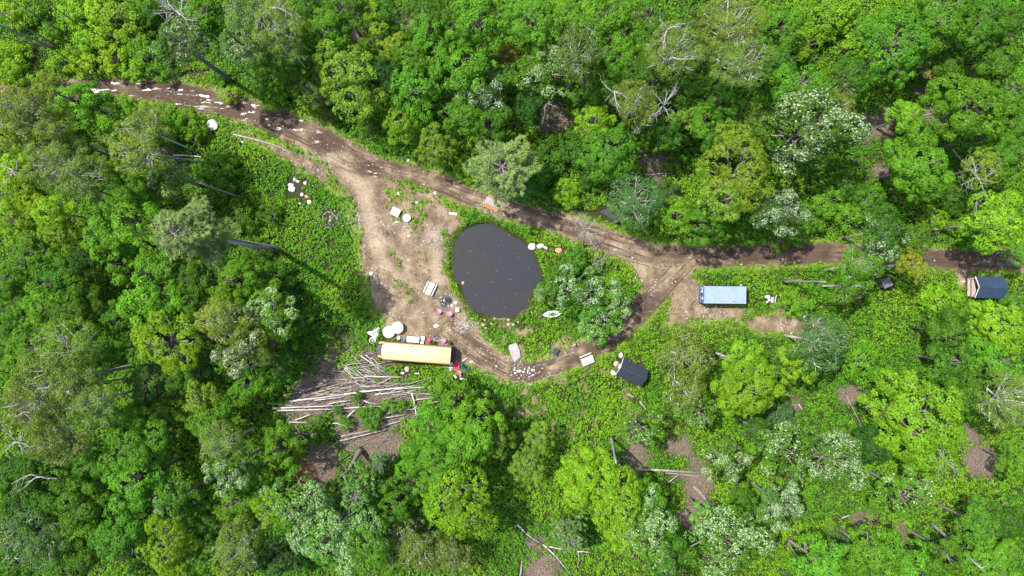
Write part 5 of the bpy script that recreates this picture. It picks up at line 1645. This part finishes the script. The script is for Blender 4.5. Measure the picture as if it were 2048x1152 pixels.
# ------------------------------------------------------------------ sheds
def gable_building(name, label, cx, cy, L, W, wall_h, ridge_h, rz, roof_mat, wall_mat, ribs, deck=0.0, over=0.15):
    x, y = P(cx, cy, (wall_h + ridge_h) / 2)
    bx, by = 1024 + x * S0, 576 - y * S0
    g = gz(bx, by)
    b = thing(name, label, 'shed' if not deck else 'cabin', (x, y, g), rz)
    l, w = L / 2 - over, W / 2 - over
    lw = l - 0.75 if deck else l            # the deck gable stands back under the eaves
    # four walls, board by board
    nb = max(6, int(2 * w / 0.28))
    for e in (-1, 1):
        wl = MB()
        for k in range(nb):
            y0 = -w + 2 * w * k / nb; y1 = -w + 2 * w * (k + 1) / nb - 0.015
            zt = [wall_h + (ridge_h - wall_h) * (1 - abs(q) / (W / 2)) - 0.08 for q in (y0, y1)]
            d = 0.03
            q0 = lw if e < 0 else l
            xs = sorted((e * q0, e * (q0 - d)))
            vs = [(xx, yy, zz) for xx in xs for yy, zz in ((y0, -0.2), (y1, -0.2), (y1, zt[1]), (y0, zt[0]))]
            wl.add(vs, [(3, 2, 1, 0), (4, 5, 6, 7), (0, 1, 5, 4), (1, 2, 6, 5), (2, 3, 7, 6), (3, 0, 4, 7)])
        wl.build('gable_wall', M[wall_mat], b)
    nl = int((l + lw) / 0.28)
    for s in (-1, 1):
        wl = MB()
        for k in range(nl):
            wl.box((-lw + (l + lw) * (k + 0.5) / nl, s * (w - 0.015), wall_h / 2 - 0.1), ((l + lw) / nl - 0.015, 0.03, wall_h + 0.1))
        wl.build('side_wall', M[wall_mat], b)
    # two roof slopes of ribbed metal sheets
    th = math.atan2(ridge_h - wall_h, W / 2); SL = (W / 2 + 0.02) / math.cos(th)
    for s in (-1, 1):
        sl = MB()
        n = ribs; p = L / n; pts = []
        for i in range(n):
            xs = -L / 2 + i * p
            pts += [(xs, 0.0), (xs + p * .58, 0.0), (xs + p * .64, 0.075), (xs + p * .93, 0.075)]
        pts.append((L / 2, 0))
        vs = []
        for xx, d in pts:
            for q in (0.0, 1.0):
                yy = s * q * W / 2; zz = ridge_h - (ridge_h - wall_h) * q
                vs.append((xx, yy + s * d * math.sin(th), zz + d * math.cos(th)))
        m = len(vs)
        vs2 = [(a, bb, cc - 0.04) for a, bb, cc in vs]
        fs = [(2 * i, 2 * i + 2, 2 * i + 3, 2 * i + 1) for i in range(len(pts) - 1)] + [(m + 2 * i + 1, m + 2 * i + 3, m + 2 * i + 2, m + 2 * i) for i in range(len(pts) - 1)]
        fs += [(2 * i + 1, 2 * i + 3, m + 2 * i + 3, m + 2 * i + 1) for i in range(len(pts) - 1)]
        sl.add(vs + vs2, fs).build('roof_slope', M[roof_mat], b)
    MB().tube([(-L / 2, 0, ridge_h + 0.03), (L / 2, 0, ridge_h + 0.03)], [0.07, 0.07], 6).build('ridge_cap', M[roof_mat], b)
    # pale barge boards on the door gable (towards the photo's left)
    for s in (-1, 1):
        ang = s * th
        MB().box((-L / 2 - 0.02, s * W / 4, (wall_h + ridge_h) / 2 - 0.06), (0.04, SL, 0.12), rx=-ang).build('barge_board', M['white'], b)
    d = MB().box((-lw - 0.03, 0, 0.85 if not deck else 1.25), (0.05, 0.75, 1.7 if not deck else 1.4)).build('door', M['white_wood'] if not deck else 'dark_wood' and M['dark_wood'], b)
    MB().box((-lw - 0.07, 0.28, 0.9), (0.04, 0.05, 0.12)).build('door_handle', M['chrome'], d)
    for s in (-1, 1):
        wn_ = MB().box((0.2, s * (w + 0.005), wall_h * 0.6), (0.6, 0.03, 0.5)).build('window', M['glass'], b)
        MB().box((0.2, s * (w + 0.025), wall_h * 0.6 - 0.27), (0.7, 0.05, 0.05)).build('window_sill', M['white'], wn_)
    if deck:
        zd = 0.55; dx = -lw - 0.04 - deck / 2
        dk = MB().box((dx, 0, zd / 2), (deck, 2 * w, zd - 0.06)).build('deck_frame', M['dark_wood'], b)
        n = 7
        for k in range(n):
            MB().box((dx - deck / 2 + deck * (k + .5) / n, 0, zd), (deck / n - 0.035, 2 * w + 0.06, 0.045)).build('deck_board', M['grey_wood'], dk)
        for s in (-1, 1):
            MB().box((dx - deck / 2 + 0.05, s * (w - 0.05), zd + 0.42), (0.08, 0.08, 0.8)).build('railing_post', M['dark_wood'], b)
            MB().box((dx, s * (w - 0.05), zd + 0.8), (deck, 0.06, 0.05)).build('railing', M['dark_wood'], b)
        MB().box((dx - deck / 2 + 0.05, 0, zd + 0.8), (0.062, 2 * w - 0.2, 0.052)).build('railing', M['dark_wood'], b)
    return b


gable_building('garden_shed', 'small shed with black ribbed metal gable roof, three stones at its front', 1265.5, 745.5, 3.95, 2.62, 1.75, 2.75, -math.radians(25.2), 'roof_black', 'dark_wood', 10)
gable_building('cabin', 'small cabin with dark blue ribbed roof and a weathered deck on its left', 1983.5, 575, 4.05, 3.05, 1.7, 2.55, -math.radians(1.5), 'roof_blue', 'dark_wood', 11, deck=1.25)


def build_outhouse():
    x, y = P(1774, 566, 2.2)
    bx, by = 1024 + x * S0, 576 - y * S0
    b = thing('outhouse', 'small dark outhouse with a square slate-grey roof in the greenery', 'outhouse', (x, y, gz(bx, by)), math.radians(24))
    for s in (-1, 1):
        for k in range(5):
            MB().box((s * 0.5, -0.42 + k * 0.21, 1.05), (0.04, 0.2, 2.1)).build('wall_board', M['dark_wood'], b)
            MB().box((-0.42 + k * 0.21, s * 0.5, 1.05), (0.2, 0.04, 2.1)).build('wall_board', M['dark_wood'], b)
    rf = MB()
    rf.add([(-.62, -.62, 2.12), (.62, -.62, 2.12), (.62, .62, 2.12), (-.62, .62, 2.12), (-.62, -.62, 2.2), (.62, -.62, 2.3), (.62, .62, 2.3), (-.62, .62, 2.2)],
           [(3, 2, 1, 0), (4, 5, 6, 7), (0, 1, 5, 4), (1, 2, 6, 5), (2, 3, 7, 6), (3, 0, 4, 7)])
    r = rf.build('roof', M['slate'], b)
    MB().box((0, 0.0, 2.262), (1.24, 0.05, 0.03), ry=-0.08).build('roof_batten', M['slate'], r)
    d = MB().box((-0.53, 0, 0.95), (0.03, 0.65, 1.8)).build('door', M['dark_wood'], b)
    MB().box((-0.56, 0.25, 0.95), (0.03, 0.04, 0.12)).build('door_handle', M['chrome'], d)


build_outhouse()


# ------------------------------------------------------------------ picnic tables
def picnic_table(label, px, py, long_px, mark=False, rev=1):
    x, y = P(px, py, 0.7)
    rz = math.atan2(-long_px[1], long_px[0])
    t = thing('picnic_table', label, 'picnic table', (x, y, gz(px, py)), rz)
    L = 1.78
    for k in range(4):
        MB().box((0, rev * 0.04 - 0.30 + k * 0.20, 0.73), (L, 0.188, 0.04)).build('top_plank', M['white_wood'], t, bevel=0.006)
    for s in (-1, 1):
        MB().box((0, s * 0.64, 0.44), (L, 0.2 if s == rev else 0.16, 0.04)).build('bench_plank', M['white_wood'], t, bevel=0.006)
    for e in (-1, 1):
        lg = MB()
        for s in (-1, 1):
            lg.tube([(e * 0.62, s * 0.62, 0.0), (e * 0.62, s * 0.24, 0.70)], [0.04, 0.04], 4)
        lg.build('leg', M['white_wood'], t)
        MB().box((e * 0.655, 0, 0.41), (0.04, 1.4, 0.09)).build('bench_bearer', M['dark_wood'], t)
        MB().box((e * 0.655, 0, 0.685), (0.04, 0.78, 0.07)).build('top_bearer', M['dark_wood'], t)
    if mark:
        m = MB().torus(0.16, 0.012, 18, 4, (0, 0, 0)).build('dark_mark', M['black'], t, loc=(-0.02, rev * 0.04, 0.757))
        for k in range(5):
            a = k * 1.256
            MB().box((0.075 * math.cos(a), 0.075 * math.sin(a), 0.0), (0.13, 0.03, 0.012), rz=a).build('mark_ray', M['black'], m)
    return t


picnic_table('white picnic table with a round dark mark on its top, left of the pond', 859.3, 577.2, (-10.5, 22.2), True, 1)
picnic_table('plain white picnic table beside the loop track, left of the black-roofed shed', 1174.5, 718.8, (23, -9.6), False, -1)


# ------------------------------------------------------------------ white box and round lid in the clearing
def lidded_box():
    x, y = P(791, 423.8, 0.5)
    t = thing('lidded_box', 'white square box with flat lid and a small dark knob in the clearing', 'box', (x, y, gz(791, 424)), -math.radians(27))
    MB().box((0, 0, 0.22), (1.12, 1.02, 0.5)).build('body', M['white_wood'], t)
    ld = MB().box((0, 0, 0.505), (1.24, 1.12, 0.07)).build('lid', M['white'], t, bevel=0.015)
    MB().lathe([(0.02, 0.54), (0.05, 0.545), (0.045, 0.58), (0.02, 0.60)], 12).build('knob', M['steel_blue'], ld)


lidded_box()


def round_lid():
    x, y = P(813.4, 435.6, 0.35)
    t = thing('round_cover', 'round white cover beside the white square box', 'cover', (x, y, gz(813, 436)))
    MB().lathe([(0.49, -0.1), (0.49, 0.30), (0.47, 0.31)], 28).build('ring', M['stone_grey'], t)
    MB().lathe([(0.54, 0.31), (0.56, 0.33), (0.56, 0.37), (0.53, 0.39), (0.2, 0.40)], 28).build('lid', M['white'], t)


round_lid()


# ------------------------------------------------------------------ two big cable-spool tables
def spool_table(label, px, py, rp, z, ang):
    x, y = P(px, py, z)
    R = rp / (FPX / (CAM_H - z))
    bx, by = 1024 + x * S0, 576 - y * S0
    t = thing('spool_table', label, 'spool table', (x, y, gz(bx, by)), ang)
    n = 7
    for lvl, nm in ((z, 'top_plank'), (0.06, 'base_plank')):
        RR = R if nm == 'top_plank' else R * 0.75
        for k in range(n):
            y0 = -RR + 2 * RR * k / n + 0.016; y1 = -RR + 2 * RR * (k + 1) / n - 0.016
            up, lo = [], []
            for q in range(9):
                yy = y0 + (y1 - y0) * q / 8
                xx = math.sqrt(max(RR * RR - yy * yy, 0))
                up.append((xx, yy)); lo.append((-xx, yy))
            dz = random.uniform(-0.006, 0.006)
            MB().prism(up + lo[::-1], lvl - 0.05 + dz, lvl + dz).build(nm, M['white_wood'], t)
    MB().lathe([(R * 0.42, 0.06), (R * 0.42, z - 0.052)], 16).build('drum', M['grey_wood'], t)
    MB().lathe([(0.05, z - 0.02), (0.05, z + 0.015)], 10).build('centre_bolt', M['rust'], t)


spool_table('right, higher one of two round white plank tables by the bus', 794.5, 655.3, 12.0, 0.95, 0.1 + math.pi / 2)
spool_table('left, lower one of two round white plank tables by the bus', 777.5, 663.8, 12.2, 0.55, 0.25 + math.pi / 2)


# ------------------------------------------------------------------ crumpled sheets
def crumpled(name, label, cat, px, py, outline, mat, height, seed, parent=None):
    """a crumpled sheet: an uneven outline (photo px about its middle) filled with a folded skin that has thickness"""
    rr = random.Random(seed)
    x, y = P(px, py)
    g = gz(px, py)
    o2 = smooth_poly(outline, 4)
    rings = 7
    vs, fs = [(0, 0, height)], []
    n = len(o2)
    for k in range(1, rings + 1):
        f = k / rings
        for i, (a, b) in enumerate(o2):
            fold = math.sin(i * 2.1 + k * 1.7 + seed) * 0.4 + rr.uniform(-.5, .5)
            vs.append((a / S0 * f, -b / S0 * f, max(0.03, height * (1 - f ** 1.6) + height * 0.45 * fold * (1 - 0.5 * f))))
    for i in range(n):
        fs.append((0, 1 + (i + 1) % n, 1 + i))
    for k in range(rings - 1):
        for i in range(n):
            a = 1 + k * n + i; b = 1 + k * n + (i + 1) % n
            fs.append((a, b, b + n, a + n))
    o = MB().add(vs, fs).build(name, M[mat], None)
    md = o.modifiers.new('thickness', 'SOLIDIFY'); md.thickness = 0.02
    o.location = (x, y, g + 0.08)
    return tag(o, label, cat)


crumpled('plastic_sheet', 'crumpled bright white plastic sheet on the weeds by the bus front', 'plastic sheet', 747, 667,
         [(-14, -2), (-8, -4), (-2, -5), (4, -10), (9, -13), (13, -10), (10, -4), (12, 2), (8, 5), (7, 11), (1, 12), (-2, 6), (-6, 3)], 'white_sheet', 0.45, 3)
crumpled('tarpaulin', 'crumpled dark green tarpaulin behind the bus', 'tarpaulin', 930, 733,
         [(-11, -11), (-5, -9), (-1, -3), (6, -3), (11, 1), (12, 6), (5, 8), (-3, 6), (-9, 4), (-10, -3)], 'green_tarp', 0.5, 8)
crumpled('bundle', 'small grey-white bundle in the weeds at the bus rear corner', 'bundle', 902, 738, [(-4, -3), (2, -4), (4, 0), (3, 4), (-3, 3)], 'white_sheet', 0.3, 9)
crumpled('cloth', 'pinkish cloth heap against the bus near its rear', 'cloth', 893, 690, [(-5, -2), (0, -4), (5, 0), (4, 3), (-4, 3)], 'stone_pink', 0.4, 19)


def wire_wheel():
    x, y = P(745, 681, 0.3)
    t = thing('spoked_wheel', 'white spoked wheel lying by the front of the bus', 'wheel', (x, y, gz(745, 681) + 0.3))
    MB().torus(0.42, 0.05, 22, 6).build('rim', M['white'], t, True)
    for k in range(8):
        a = k * math.pi / 4
        MB().tube([(0, 0, 0.02), (0.4 * math.cos(a), 0.4 * math.sin(a), 0)], [0.02, 0.02], 4).build('spoke', M['white'], t)
    MB().lathe([(0.07, -0.06), (0.09, 0), (0.07, 0.06)], 12).build('hub', M['chrome'], t)


wire_wheel()


# ------------------------------------------------------------------ chairs and small furniture
def tub_chair(name, label, px, py, rz, mat, s=1.0, seat_mat=None):
    x, y = P(px, py, 0.5)
    t = thing(name, label, 'chair', (x, y, gz(px, py)), rz)
    t.scale = (s, s, s)
    MB().box((0.02, 0, 0.36), (0.52, 0.50, 0.05)).build('seat', M[seat_mat or mat], t, bevel=0.02)
    # the back and arms are one moulded shell bent round the seat
    vs, fs = [], []
    n = 15
    for i in range(n):
        a = math.pi * 0.5 + math.pi * i / (n - 1)
        h = 0.62 + 0.22 * math.sin((i / (n - 1)) * math.pi)
        for (rr_, zz) in ((0.34, 0.30), (0.42, h), (0.38, h), (0.30, 0.30)):
            vs.append((rr_ * math.cos(a) * 1.0 + 0.0, rr_ * math.sin(a), zz))
    for i in range(n - 1):
        for k in range(4):
            fs.append((i * 4 + k, i * 4 + (k + 1) % 4, (i + 1) * 4 + (k + 1) % 4, (i + 1) * 4 + k))
    fs += [(3, 2, 1, 0), tuple((n - 1) * 4 + k for k in range(4))]
    MB().add(vs, fs).build('backrest', M[mat], t)
    for s2 in (-1, 1):
        MB().box((0.13, s2 * 0.37, 0.60), (0.34, 0.09, 0.04)).build('armrest', M[mat], t, bevel=0.01)
        for e in (-1, 1):
            MB().tube([(e * 0.2, s2 * 0.22, 0.36), (e * 0.26, s2 * 0.28, 0.0)], [0.03, 0.022], 6).build('leg', M[mat], t)


tub_chair('garden_chair', 'pink garden chair left of its twin by the fire place', 878, 622, 1.2, 'pink', 0.95)
tub_chair('garden_chair', 'pink garden chair right of its twin below the fire place', 899.5, 627, 1.6, 'pink', 0.92)
tub_chair('garden_chair', 'red garden chair against the bus', 856.5, 680, 1.5, 'dark_red', 0.85)
tub_chair('garden_chair', 'pink garden chair near the bus rear corner', 886.5, 681.5, 1.4, 'pink', 0.85)
tub_chair('garden_chair', 'dark blue garden chair out in front of the red one', 872.5, 674.5, -1.2, 'steel_blue', 0.8)
tub_chair('garden_chair', 'black garden chair between the white bucket and the chest freezer', 807, 678.5, 1.5, 'steel_blue', 0.85)
tub_chair('garden_chair', 'pink garden chair at the end of the island shrubs', 1147.5, 688.5, 2.6, 'pink', 0.7)


def lounger():
    x, y = P(913, 729.5, 0.4)
    t = thing('garden_chair', 'bright red slatted garden chair behind the bus', 'chair', (x, y, gz(913, 730)), math.radians(-100))
    for k in range(5):
        MB().box((0.42, -0.28 + k * 0.14, 0.36), (0.62, 0.125, 0.03), ry=0.12).build('seat_slat', M['red'], t)
    for k in range(5):
        MB().box((-0.22, -0.28 + k * 0.14, 0.62), (0.82 - 0.06 * abs(k - 2), 0.12, 0.03), ry=0.75).build('back_slat', M['red'], t)
    for s in (-1, 1):
        MB().box((0.25, s * 0.40, 0.55), (0.75, 0.13, 0.03)).build('armrest', M['red'], t)
        MB().box((0.62, s * 0.36, 0.27), (0.08, 0.04, 0.55)).build('leg', M['red'], t)
        MB().box((-0.25, s * 0.36, 0.2), (0.9, 0.04, 0.1), ry=-0.35).build('leg', M['red'], t)


lounger()


def freezer():
    x, y = P(826, 679.3, 0.85)
    t = thing('chest_freezer', 'long white chest freezer standing beside the bus', 'freezer', (x, y, gz(826, 680)), -math.radians(5))
    MB().box((0, 0, 0.42), (1.72, 0.74, 0.82)).build('body', M['white'], t, bevel=0.03)
    l = MB().box((0, 0, 0.865), (1.76, 0.78, 0.07)).build('lid', M['white'], t, bevel=0.02)
    MB().box((0, 0.40, 0.86), (0.3, 0.04, 0.04)).build('handle', M['chrome'], l)
    MB().box((0.52, -0.18, 0.905), (0.14, 0.06, 0.006)).build('lid_mark', M['stone_grey'], l)


freezer()


def tub(name, label, px, py, sx, sy, h, mat, lidmat, rz=0.0, cat='box'):
    x, y = P(px, py, h)
    t = thing(name, label, cat, (x, y, gz(px, py)), rz)
    MB().prism([(-sx * .42, -sy * .42), (sx * .42, -sy * .42), (sx * .42, sy * .42), (-sx * .42, sy * .42)], 0, h - 0.05,
               [(-sx * .48, -sy * .48), (sx * .48, -sy * .48), (sx * .48, sy * .48), (-sx * .48, sy * .48)]).build('body', M[mat], t, bevel=0.02)
    ld = MB().box((0, 0, h - 0.02), (sx, sy, 0.06)).build('lid', M[lidmat], t, bevel=0.02)
    MB().box((0, 0, h + 0.02), (sx * .55, sy * .12, 0.03)).build('handle', M[mat], ld)
    return t


tub('storage_box', 'upper one of two white boxes right of the chest freezer', 845.5, 676.8, 0.5, 0.55, 0.55, 'white', 'white', -0.1)
tub('storage_box', 'lower one of two white boxes, tight against the bus', 843.7, 685.6, 0.48, 0.4, 0.45, 'white', 'white', -0.08)
tub('storage_box', 'black plastic box with ridged lid on the dry grass by the loop track', 1110.5, 702.8, 1.0, 0.82, 0.6, 'black', 'black_paint', math.radians(62))
tub('storage_box', 'dark box under the pink chair at the bus rear corner', 885, 690, 0.5, 0.4, 0.45, 'steel_blue', 'steel_blue', 0)
tub('storage_box', 'white box at the rear corner of the bus', 902.5, 727.5, 0.45, 0.4, 0.4, 'white', 'white', 0.2)


def side_table():
    x, y = P(914.5, 619.5, 0.45)
    t = thing('side_table', 'small white square side table by the pond', 'table', (x, y, gz(914, 620)), 0.08)
    MB().box((0, 0, 0.45), (0.52, 0.56, 0.035)).build('top', M['white'], t, bevel=0.01)
    for a in (-1, 1):
        for b in (-1, 1):
            MB().tube([(a * .2, b * .22, 0.43), (a * .22, b * .24, 0)], [.025, .02], 5).build('leg', M['white'], t)


side_table()


def bucket(name, label, px, py, r, h, mat, cat='bucket', fill=None):
    x, y = P(px, py, h)
    t = thing(name, label, cat, (x, y, gz(px, py)))
    MB().lathe([(r * .8, 0), (r, h), (r * 1.06, h), (r * 1.06, h + .03), (r * .92, h + .03), (r * .86, h - .06), (r * .5, h - .07)], 18).build('body', M[mat], t, True)
    pts = [(r * math.cos(a), 0.25 * r + r * .55 * math.sin(a) * 0.4, h + 0.06 + r * 0.75 * math.sin(a) * .4) for a in [math.pi * i / 8 for i in range(9)]]
    MB().tube(pts, [0.012] * 9, 4).build('handle', M['chrome'], t)
    return t


bucket('bucket', 'white bucket left of the black chair beside the bus', 797, 676, 0.24, 0.4, 'white')
bucket('bucket', 'small dark bucket at the rear corner of the bus', 905, 694, 0.2, 0.35, 'black')
bucket('fire_bowl', 'round black fire bowl at the middle of the fire place', 895.5, 600, 0.36, 0.3, 'rubber', 'fire bowl')


def tyre(label, px, py, R, sy, z, rot):
    x, y = P(px, py)
    t = thing('tyre', label, 'tyre', (x, y, gz(px, py) + z), rot)
    MB().torus(R, R * 0.32, 22, 8, sy=sy).build('tread', M['rubber'], t, True)
    MB().torus(R * 0.72, R * 0.07, 22, 6, (0, 0, R * 0.2), sy=sy).build('bead', M['chrome'], t, True)


tyre('black ring lying at the lower left of the fire place', 886.5, 608.5, 0.30, 0.75, 0.1, 0.3)
tyre('small black ring at the upper left of the fire place', 881.5, 600.5, 0.22, 1.0, 0.08, 0)


def cinder_block():
    x, y = P(903.5, 590)
    t = thing('concrete_block', 'grey hollow concrete block at the top of the fire place', 'block', (x, y, gz(903, 590)), -0.3)
    mb = MB()
    for s in (-1, 1):
        mb.box((0, s * 0.17, 0.14), (0.6, 0.07, 0.28))
    mb.build('side', M['stone_grey'], t)
    for e in (-1, 0, 1):
        MB().box((e * 0.265, 0, 0.14), (0.07, 0.27, 0.276)).build('web', M['stone_grey'], t)


cinder_block()


def potted_plant(label, px, py, seed):
    x, y = P(px, py)
    t = thing('potted_plant', label, 'plant', (x, y, gz(px, py)))
    MB().lathe([(0.13, 0), (0.19, 0.28), (0.2, 0.3), (0.17, 0.3), (0.15, 0.25)], 14).build('pot', M['rust'], t, True)
    r = np.random.default_rng(seed); k = 160
    u = rand_unit(r, k); u[:, 2] = np.abs(u[:, 2])
    c = u * np.array([0.36, 0.36, 0.4]) * r.uniform(.5, 1, (k, 1)) + np.array([0, 0, 0.4])
    v, f = leaf_quads(c, u + r.normal(0, .3, (k, 3)), r.uniform(.1, .2, k), .5, None, r)
    me = np_mesh('foliage', v, f, M['leaf'], {'tint': ('FACE', 'FLOAT', r.random(k)), 'pale': ('FACE', 'FLOAT', np.zeros(k))})
    o = link('foliage', me, t); o.color = (0.05, 0.11, 0.02, 1)


potted_plant('leafy potted plant at the rear upper corner of the bus', 900, 685, 1)
potted_plant('leafy potted plant between the red and the pink chair', 869, 685, 2)
potted_plant('leafy potted plant at the right of the red chair', 863, 688, 3)


def white_plank():
    pts = [(908, 749.5), (912, 753), (918, 756), (926, 757.5), (934, 758.5)]
    x0, y0 = P(*pts[0])
    mb = MB(); vs = []; w = 0.14
    for i, (px, py) in enumerate(pts):
        x, y = P(px, py); k = w * (0.35 + 1.0 * math.sin(math.pi * (i + .3) / (len(pts) - 0.4)))
        for s in (-1, 1):
            for zz in (0.55, 0.6):
                vs.append((x - x0 + s * k * .25, y - y0 + s * k, zz))
    fs = []
    for i in range(len(pts) - 1):
        a = i * 4; b = a + 4
        fs += [(a + 1, a + 3, b + 3, b + 1), (a, b, b + 2, a + 2), (a, a + 1, b + 1, b), (a + 2, b + 2, b + 3, a + 3)]
    fs += [(0, 2, 3, 1), (len(vs) - 4, len(vs) - 3, len(vs) - 1, len(vs) - 2)]
    o = mb.add(vs, fs).build('curved_plank', M['white_wood'], None)
    o.location = (x0, y0, gz(*pts[0]))
    tag(o, 'white curved plank lying on the weeds below the bus rear', 'plank')


white_plank()


def red_toy():
    x, y = P(917.5, 748.5, 0.5)
    t = thing('toy_cart', 'small red cart with a white frame in the weeds behind the bus', 'cart', (x, y, gz(917, 748) + 0.3), math.radians(75))
    MB().prism([(-.28, -.18), (.28, -.18), (.28, .18), (-.28, .18)], 0.1, 0.32, [(-.34, -.23), (.34, -.23), (.34, .23), (-.34, .23)]).build('tray', M['dark_red'], t)
    MB().tube([(-.36, -.26, .34), (.36, -.26, .34), (.36, .26, .34)], [.03] * 3, 5).build('frame', M['white'], t)
    MB().tube([(.36, 0, .3), (.75, 0, .45)], [.02, .02], 5).build('handle', M['white'], t)
    for a in (-1, 1):
        for b in (-1, 1):
            MB().torus(.08, .035, 12, 6, (0, 0, 0), 'y').build('wheel', M['rubber'], t, True, loc=(a * .2, b * .24, .08))


red_toy()

for i, (p0, p1, lab) in enumerate([((925, 722), (933, 716.5), 'short white board sticking out above the green tarpaulin'), ((939, 725), (946, 723), 'short white board right of the green tarpaulin'),
                                   ((899, 731), (906, 732), 'yellowish board at the bus rear corner')]):
    x0, y0 = P(*p0, 0.4); x1, y1 = P(*p1, 0.4)
    L = math.hypot(x1 - x0, y1 - y0)
    o = MB().box((0, 0, 0), (L, 0.17, 0.05)).build('board', M['white_wood'] if i < 2 else M['orange_wood'], None, bevel=0.008)
    o.location = ((x0 + x1) / 2, (y0 + y1) / 2, gz(*p0) + 0.3 if i == 0 else gz(*p0) + 0.06); o.rotation_euler = (0, 0.15 if i == 0 else 0, math.atan2(y1 - y0, x1 - x0))
    tag(o, lab, 'board')


# ------------------------------------------------------------------ plank crossing, boat hull, hose
def plank_crossing():
    t = thing('plank_crossing', 'crossing of orange wooden planks under the drooping conifer', 'crossing', (*P(985, 405), gz(985, 405)), -math.radians(26))
    for row, (yy, n, L) in enumerate(((0.72, 3, 1.9), (-0.78, 3, 2.3))):
        for k in range(n):
            MB().box((0.1 * row, yy + (k - 1) * 0.17, 0.16), (L, 0.155, 0.07)).build('plank', M['orange_wood'], t, bevel=0.008)
    for e in (-1, 1):
        MB().tube([(e * 0.9, -1.15, 0.08), (e * 0.9, 1.15, 0.08)], [.08, .08], 7).build('bearer', M['grey_wood'], t)
    MB().box((0.05, 0, 0.09), (2.2, 0.96, 0.07)).build('gravel_bed', M['stone_grey'], t)


plank_crossing()


def boat_hull():
    px, py = 1104, 628
    x, y = P(px, py, 0.3)
    t = thing('boat', 'weathered pale blue boat hull overgrown with weeds on the island', 'boat', (x, y, gz(px, py)), math.radians(5))
    n = 14; L = 1.42
    prof = [(0.0, 0.0), (0.6, 0.05), (0.95, 0.26), (1.0, 0.42), (0.9, 0.42), (0.84, 0.28), (0.5, 0.1), (0.0, 0.08)]
    vs, fs = [], []
    for i in range(n):
        f = -1 + 2 * i / (n - 1)
        w = 0.44 * (1 - abs(f) ** 2.6) + 0.02
        full = [(a * w, z) for a, z in prof] + [(-a * w, z) for a, z in prof[-2:0:-1]]
        m = len(full)
        for a, z in full:
            vs.append((f * L, a, z + 0.12 * abs(f) ** 3))
    for i in range(n - 1):
        for k in range(m):
            fs.append((i * m + k, (i + 1) * m + k, (i + 1) * m + (k + 1) % m, i * m + (k + 1) % m))
    MB().add(vs, fs).build('hull', M['pale_blue'], t, True)
    MB().box((-0.55, 0, 0.33), (0.22, 0.72, 0.03)).build('thwart', M['white_wood'], t)
    MB().box((0.6, 0, 0.33), (0.22, 0.70, 0.03)).build('thwart', M['white_wood'], t)
    r = np.random.default_rng(3); k = 150
    c = np.stack([r.normal(0.1, 0.35, k), r.normal(-0.08, 0.16, k), r.uniform(0.2, 0.5, k)], -1)
    v, f = leaf_quads(c, np.array([0, 0, 1.0]) + r.normal(0, .4, (k, 3)), r.uniform(.12, .24, k), .6, None, r)
    tag(link('weeds', np_mesh('weeds', v, f, M['cover'], {'lc': ('FACE', 'FLOAT_COLOR', np.tile([0.13, 0.22, 0.02, 1], (k, 1)))}), t), 'lime green weeds growing inside the hull')


boat_hull()


def hose():
    raw = [(666, 389), (661, 398), (660, 412), (663, 424), (670, 431), (677, 437), (678.5, 446), (675, 453), (667, 457), (657, 459), (649, 451), (645.5, 441), (646, 431), (650, 426),
           (656, 424), (664, 426), (671, 434), (677, 446), (679, 455)]
    pts = []
    for i in range(len(raw) - 1):
        for s in range(3):
            t = s / 3
            pts.append((raw[i][0] * (1 - t) + raw[i + 1][0] * t, raw[i][1] * (1 - t) + raw[i + 1][1] * t))
    x0, y0 = P(*raw[0])
    w = [(P(a, b)[0] - x0, P(a, b)[1] - y0, gz(a, b) + 0.14 + 0.03 * math.sin(i)) for i, (a, b) in enumerate(pts)]
    o = MB().tube(w, [0.04] * len(w), 6).build('hose', M['bark_dead'], None, True)
    o.location = (x0, y0, 0)
    tag(o, 'pale hose lying in a loop on the stony strip left of the clearing', 'hose')
    o2 = log('fallen_pole', [(889, 548), (890, 562), (891.5, 572)], 0.03, 'thin pale stick on the clearing by the pond left rim', mat='log')


hose()
scatter_cover()
scatter_grass()
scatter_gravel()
scatter_twigs()
print('objects', len(bpy.data.objects))
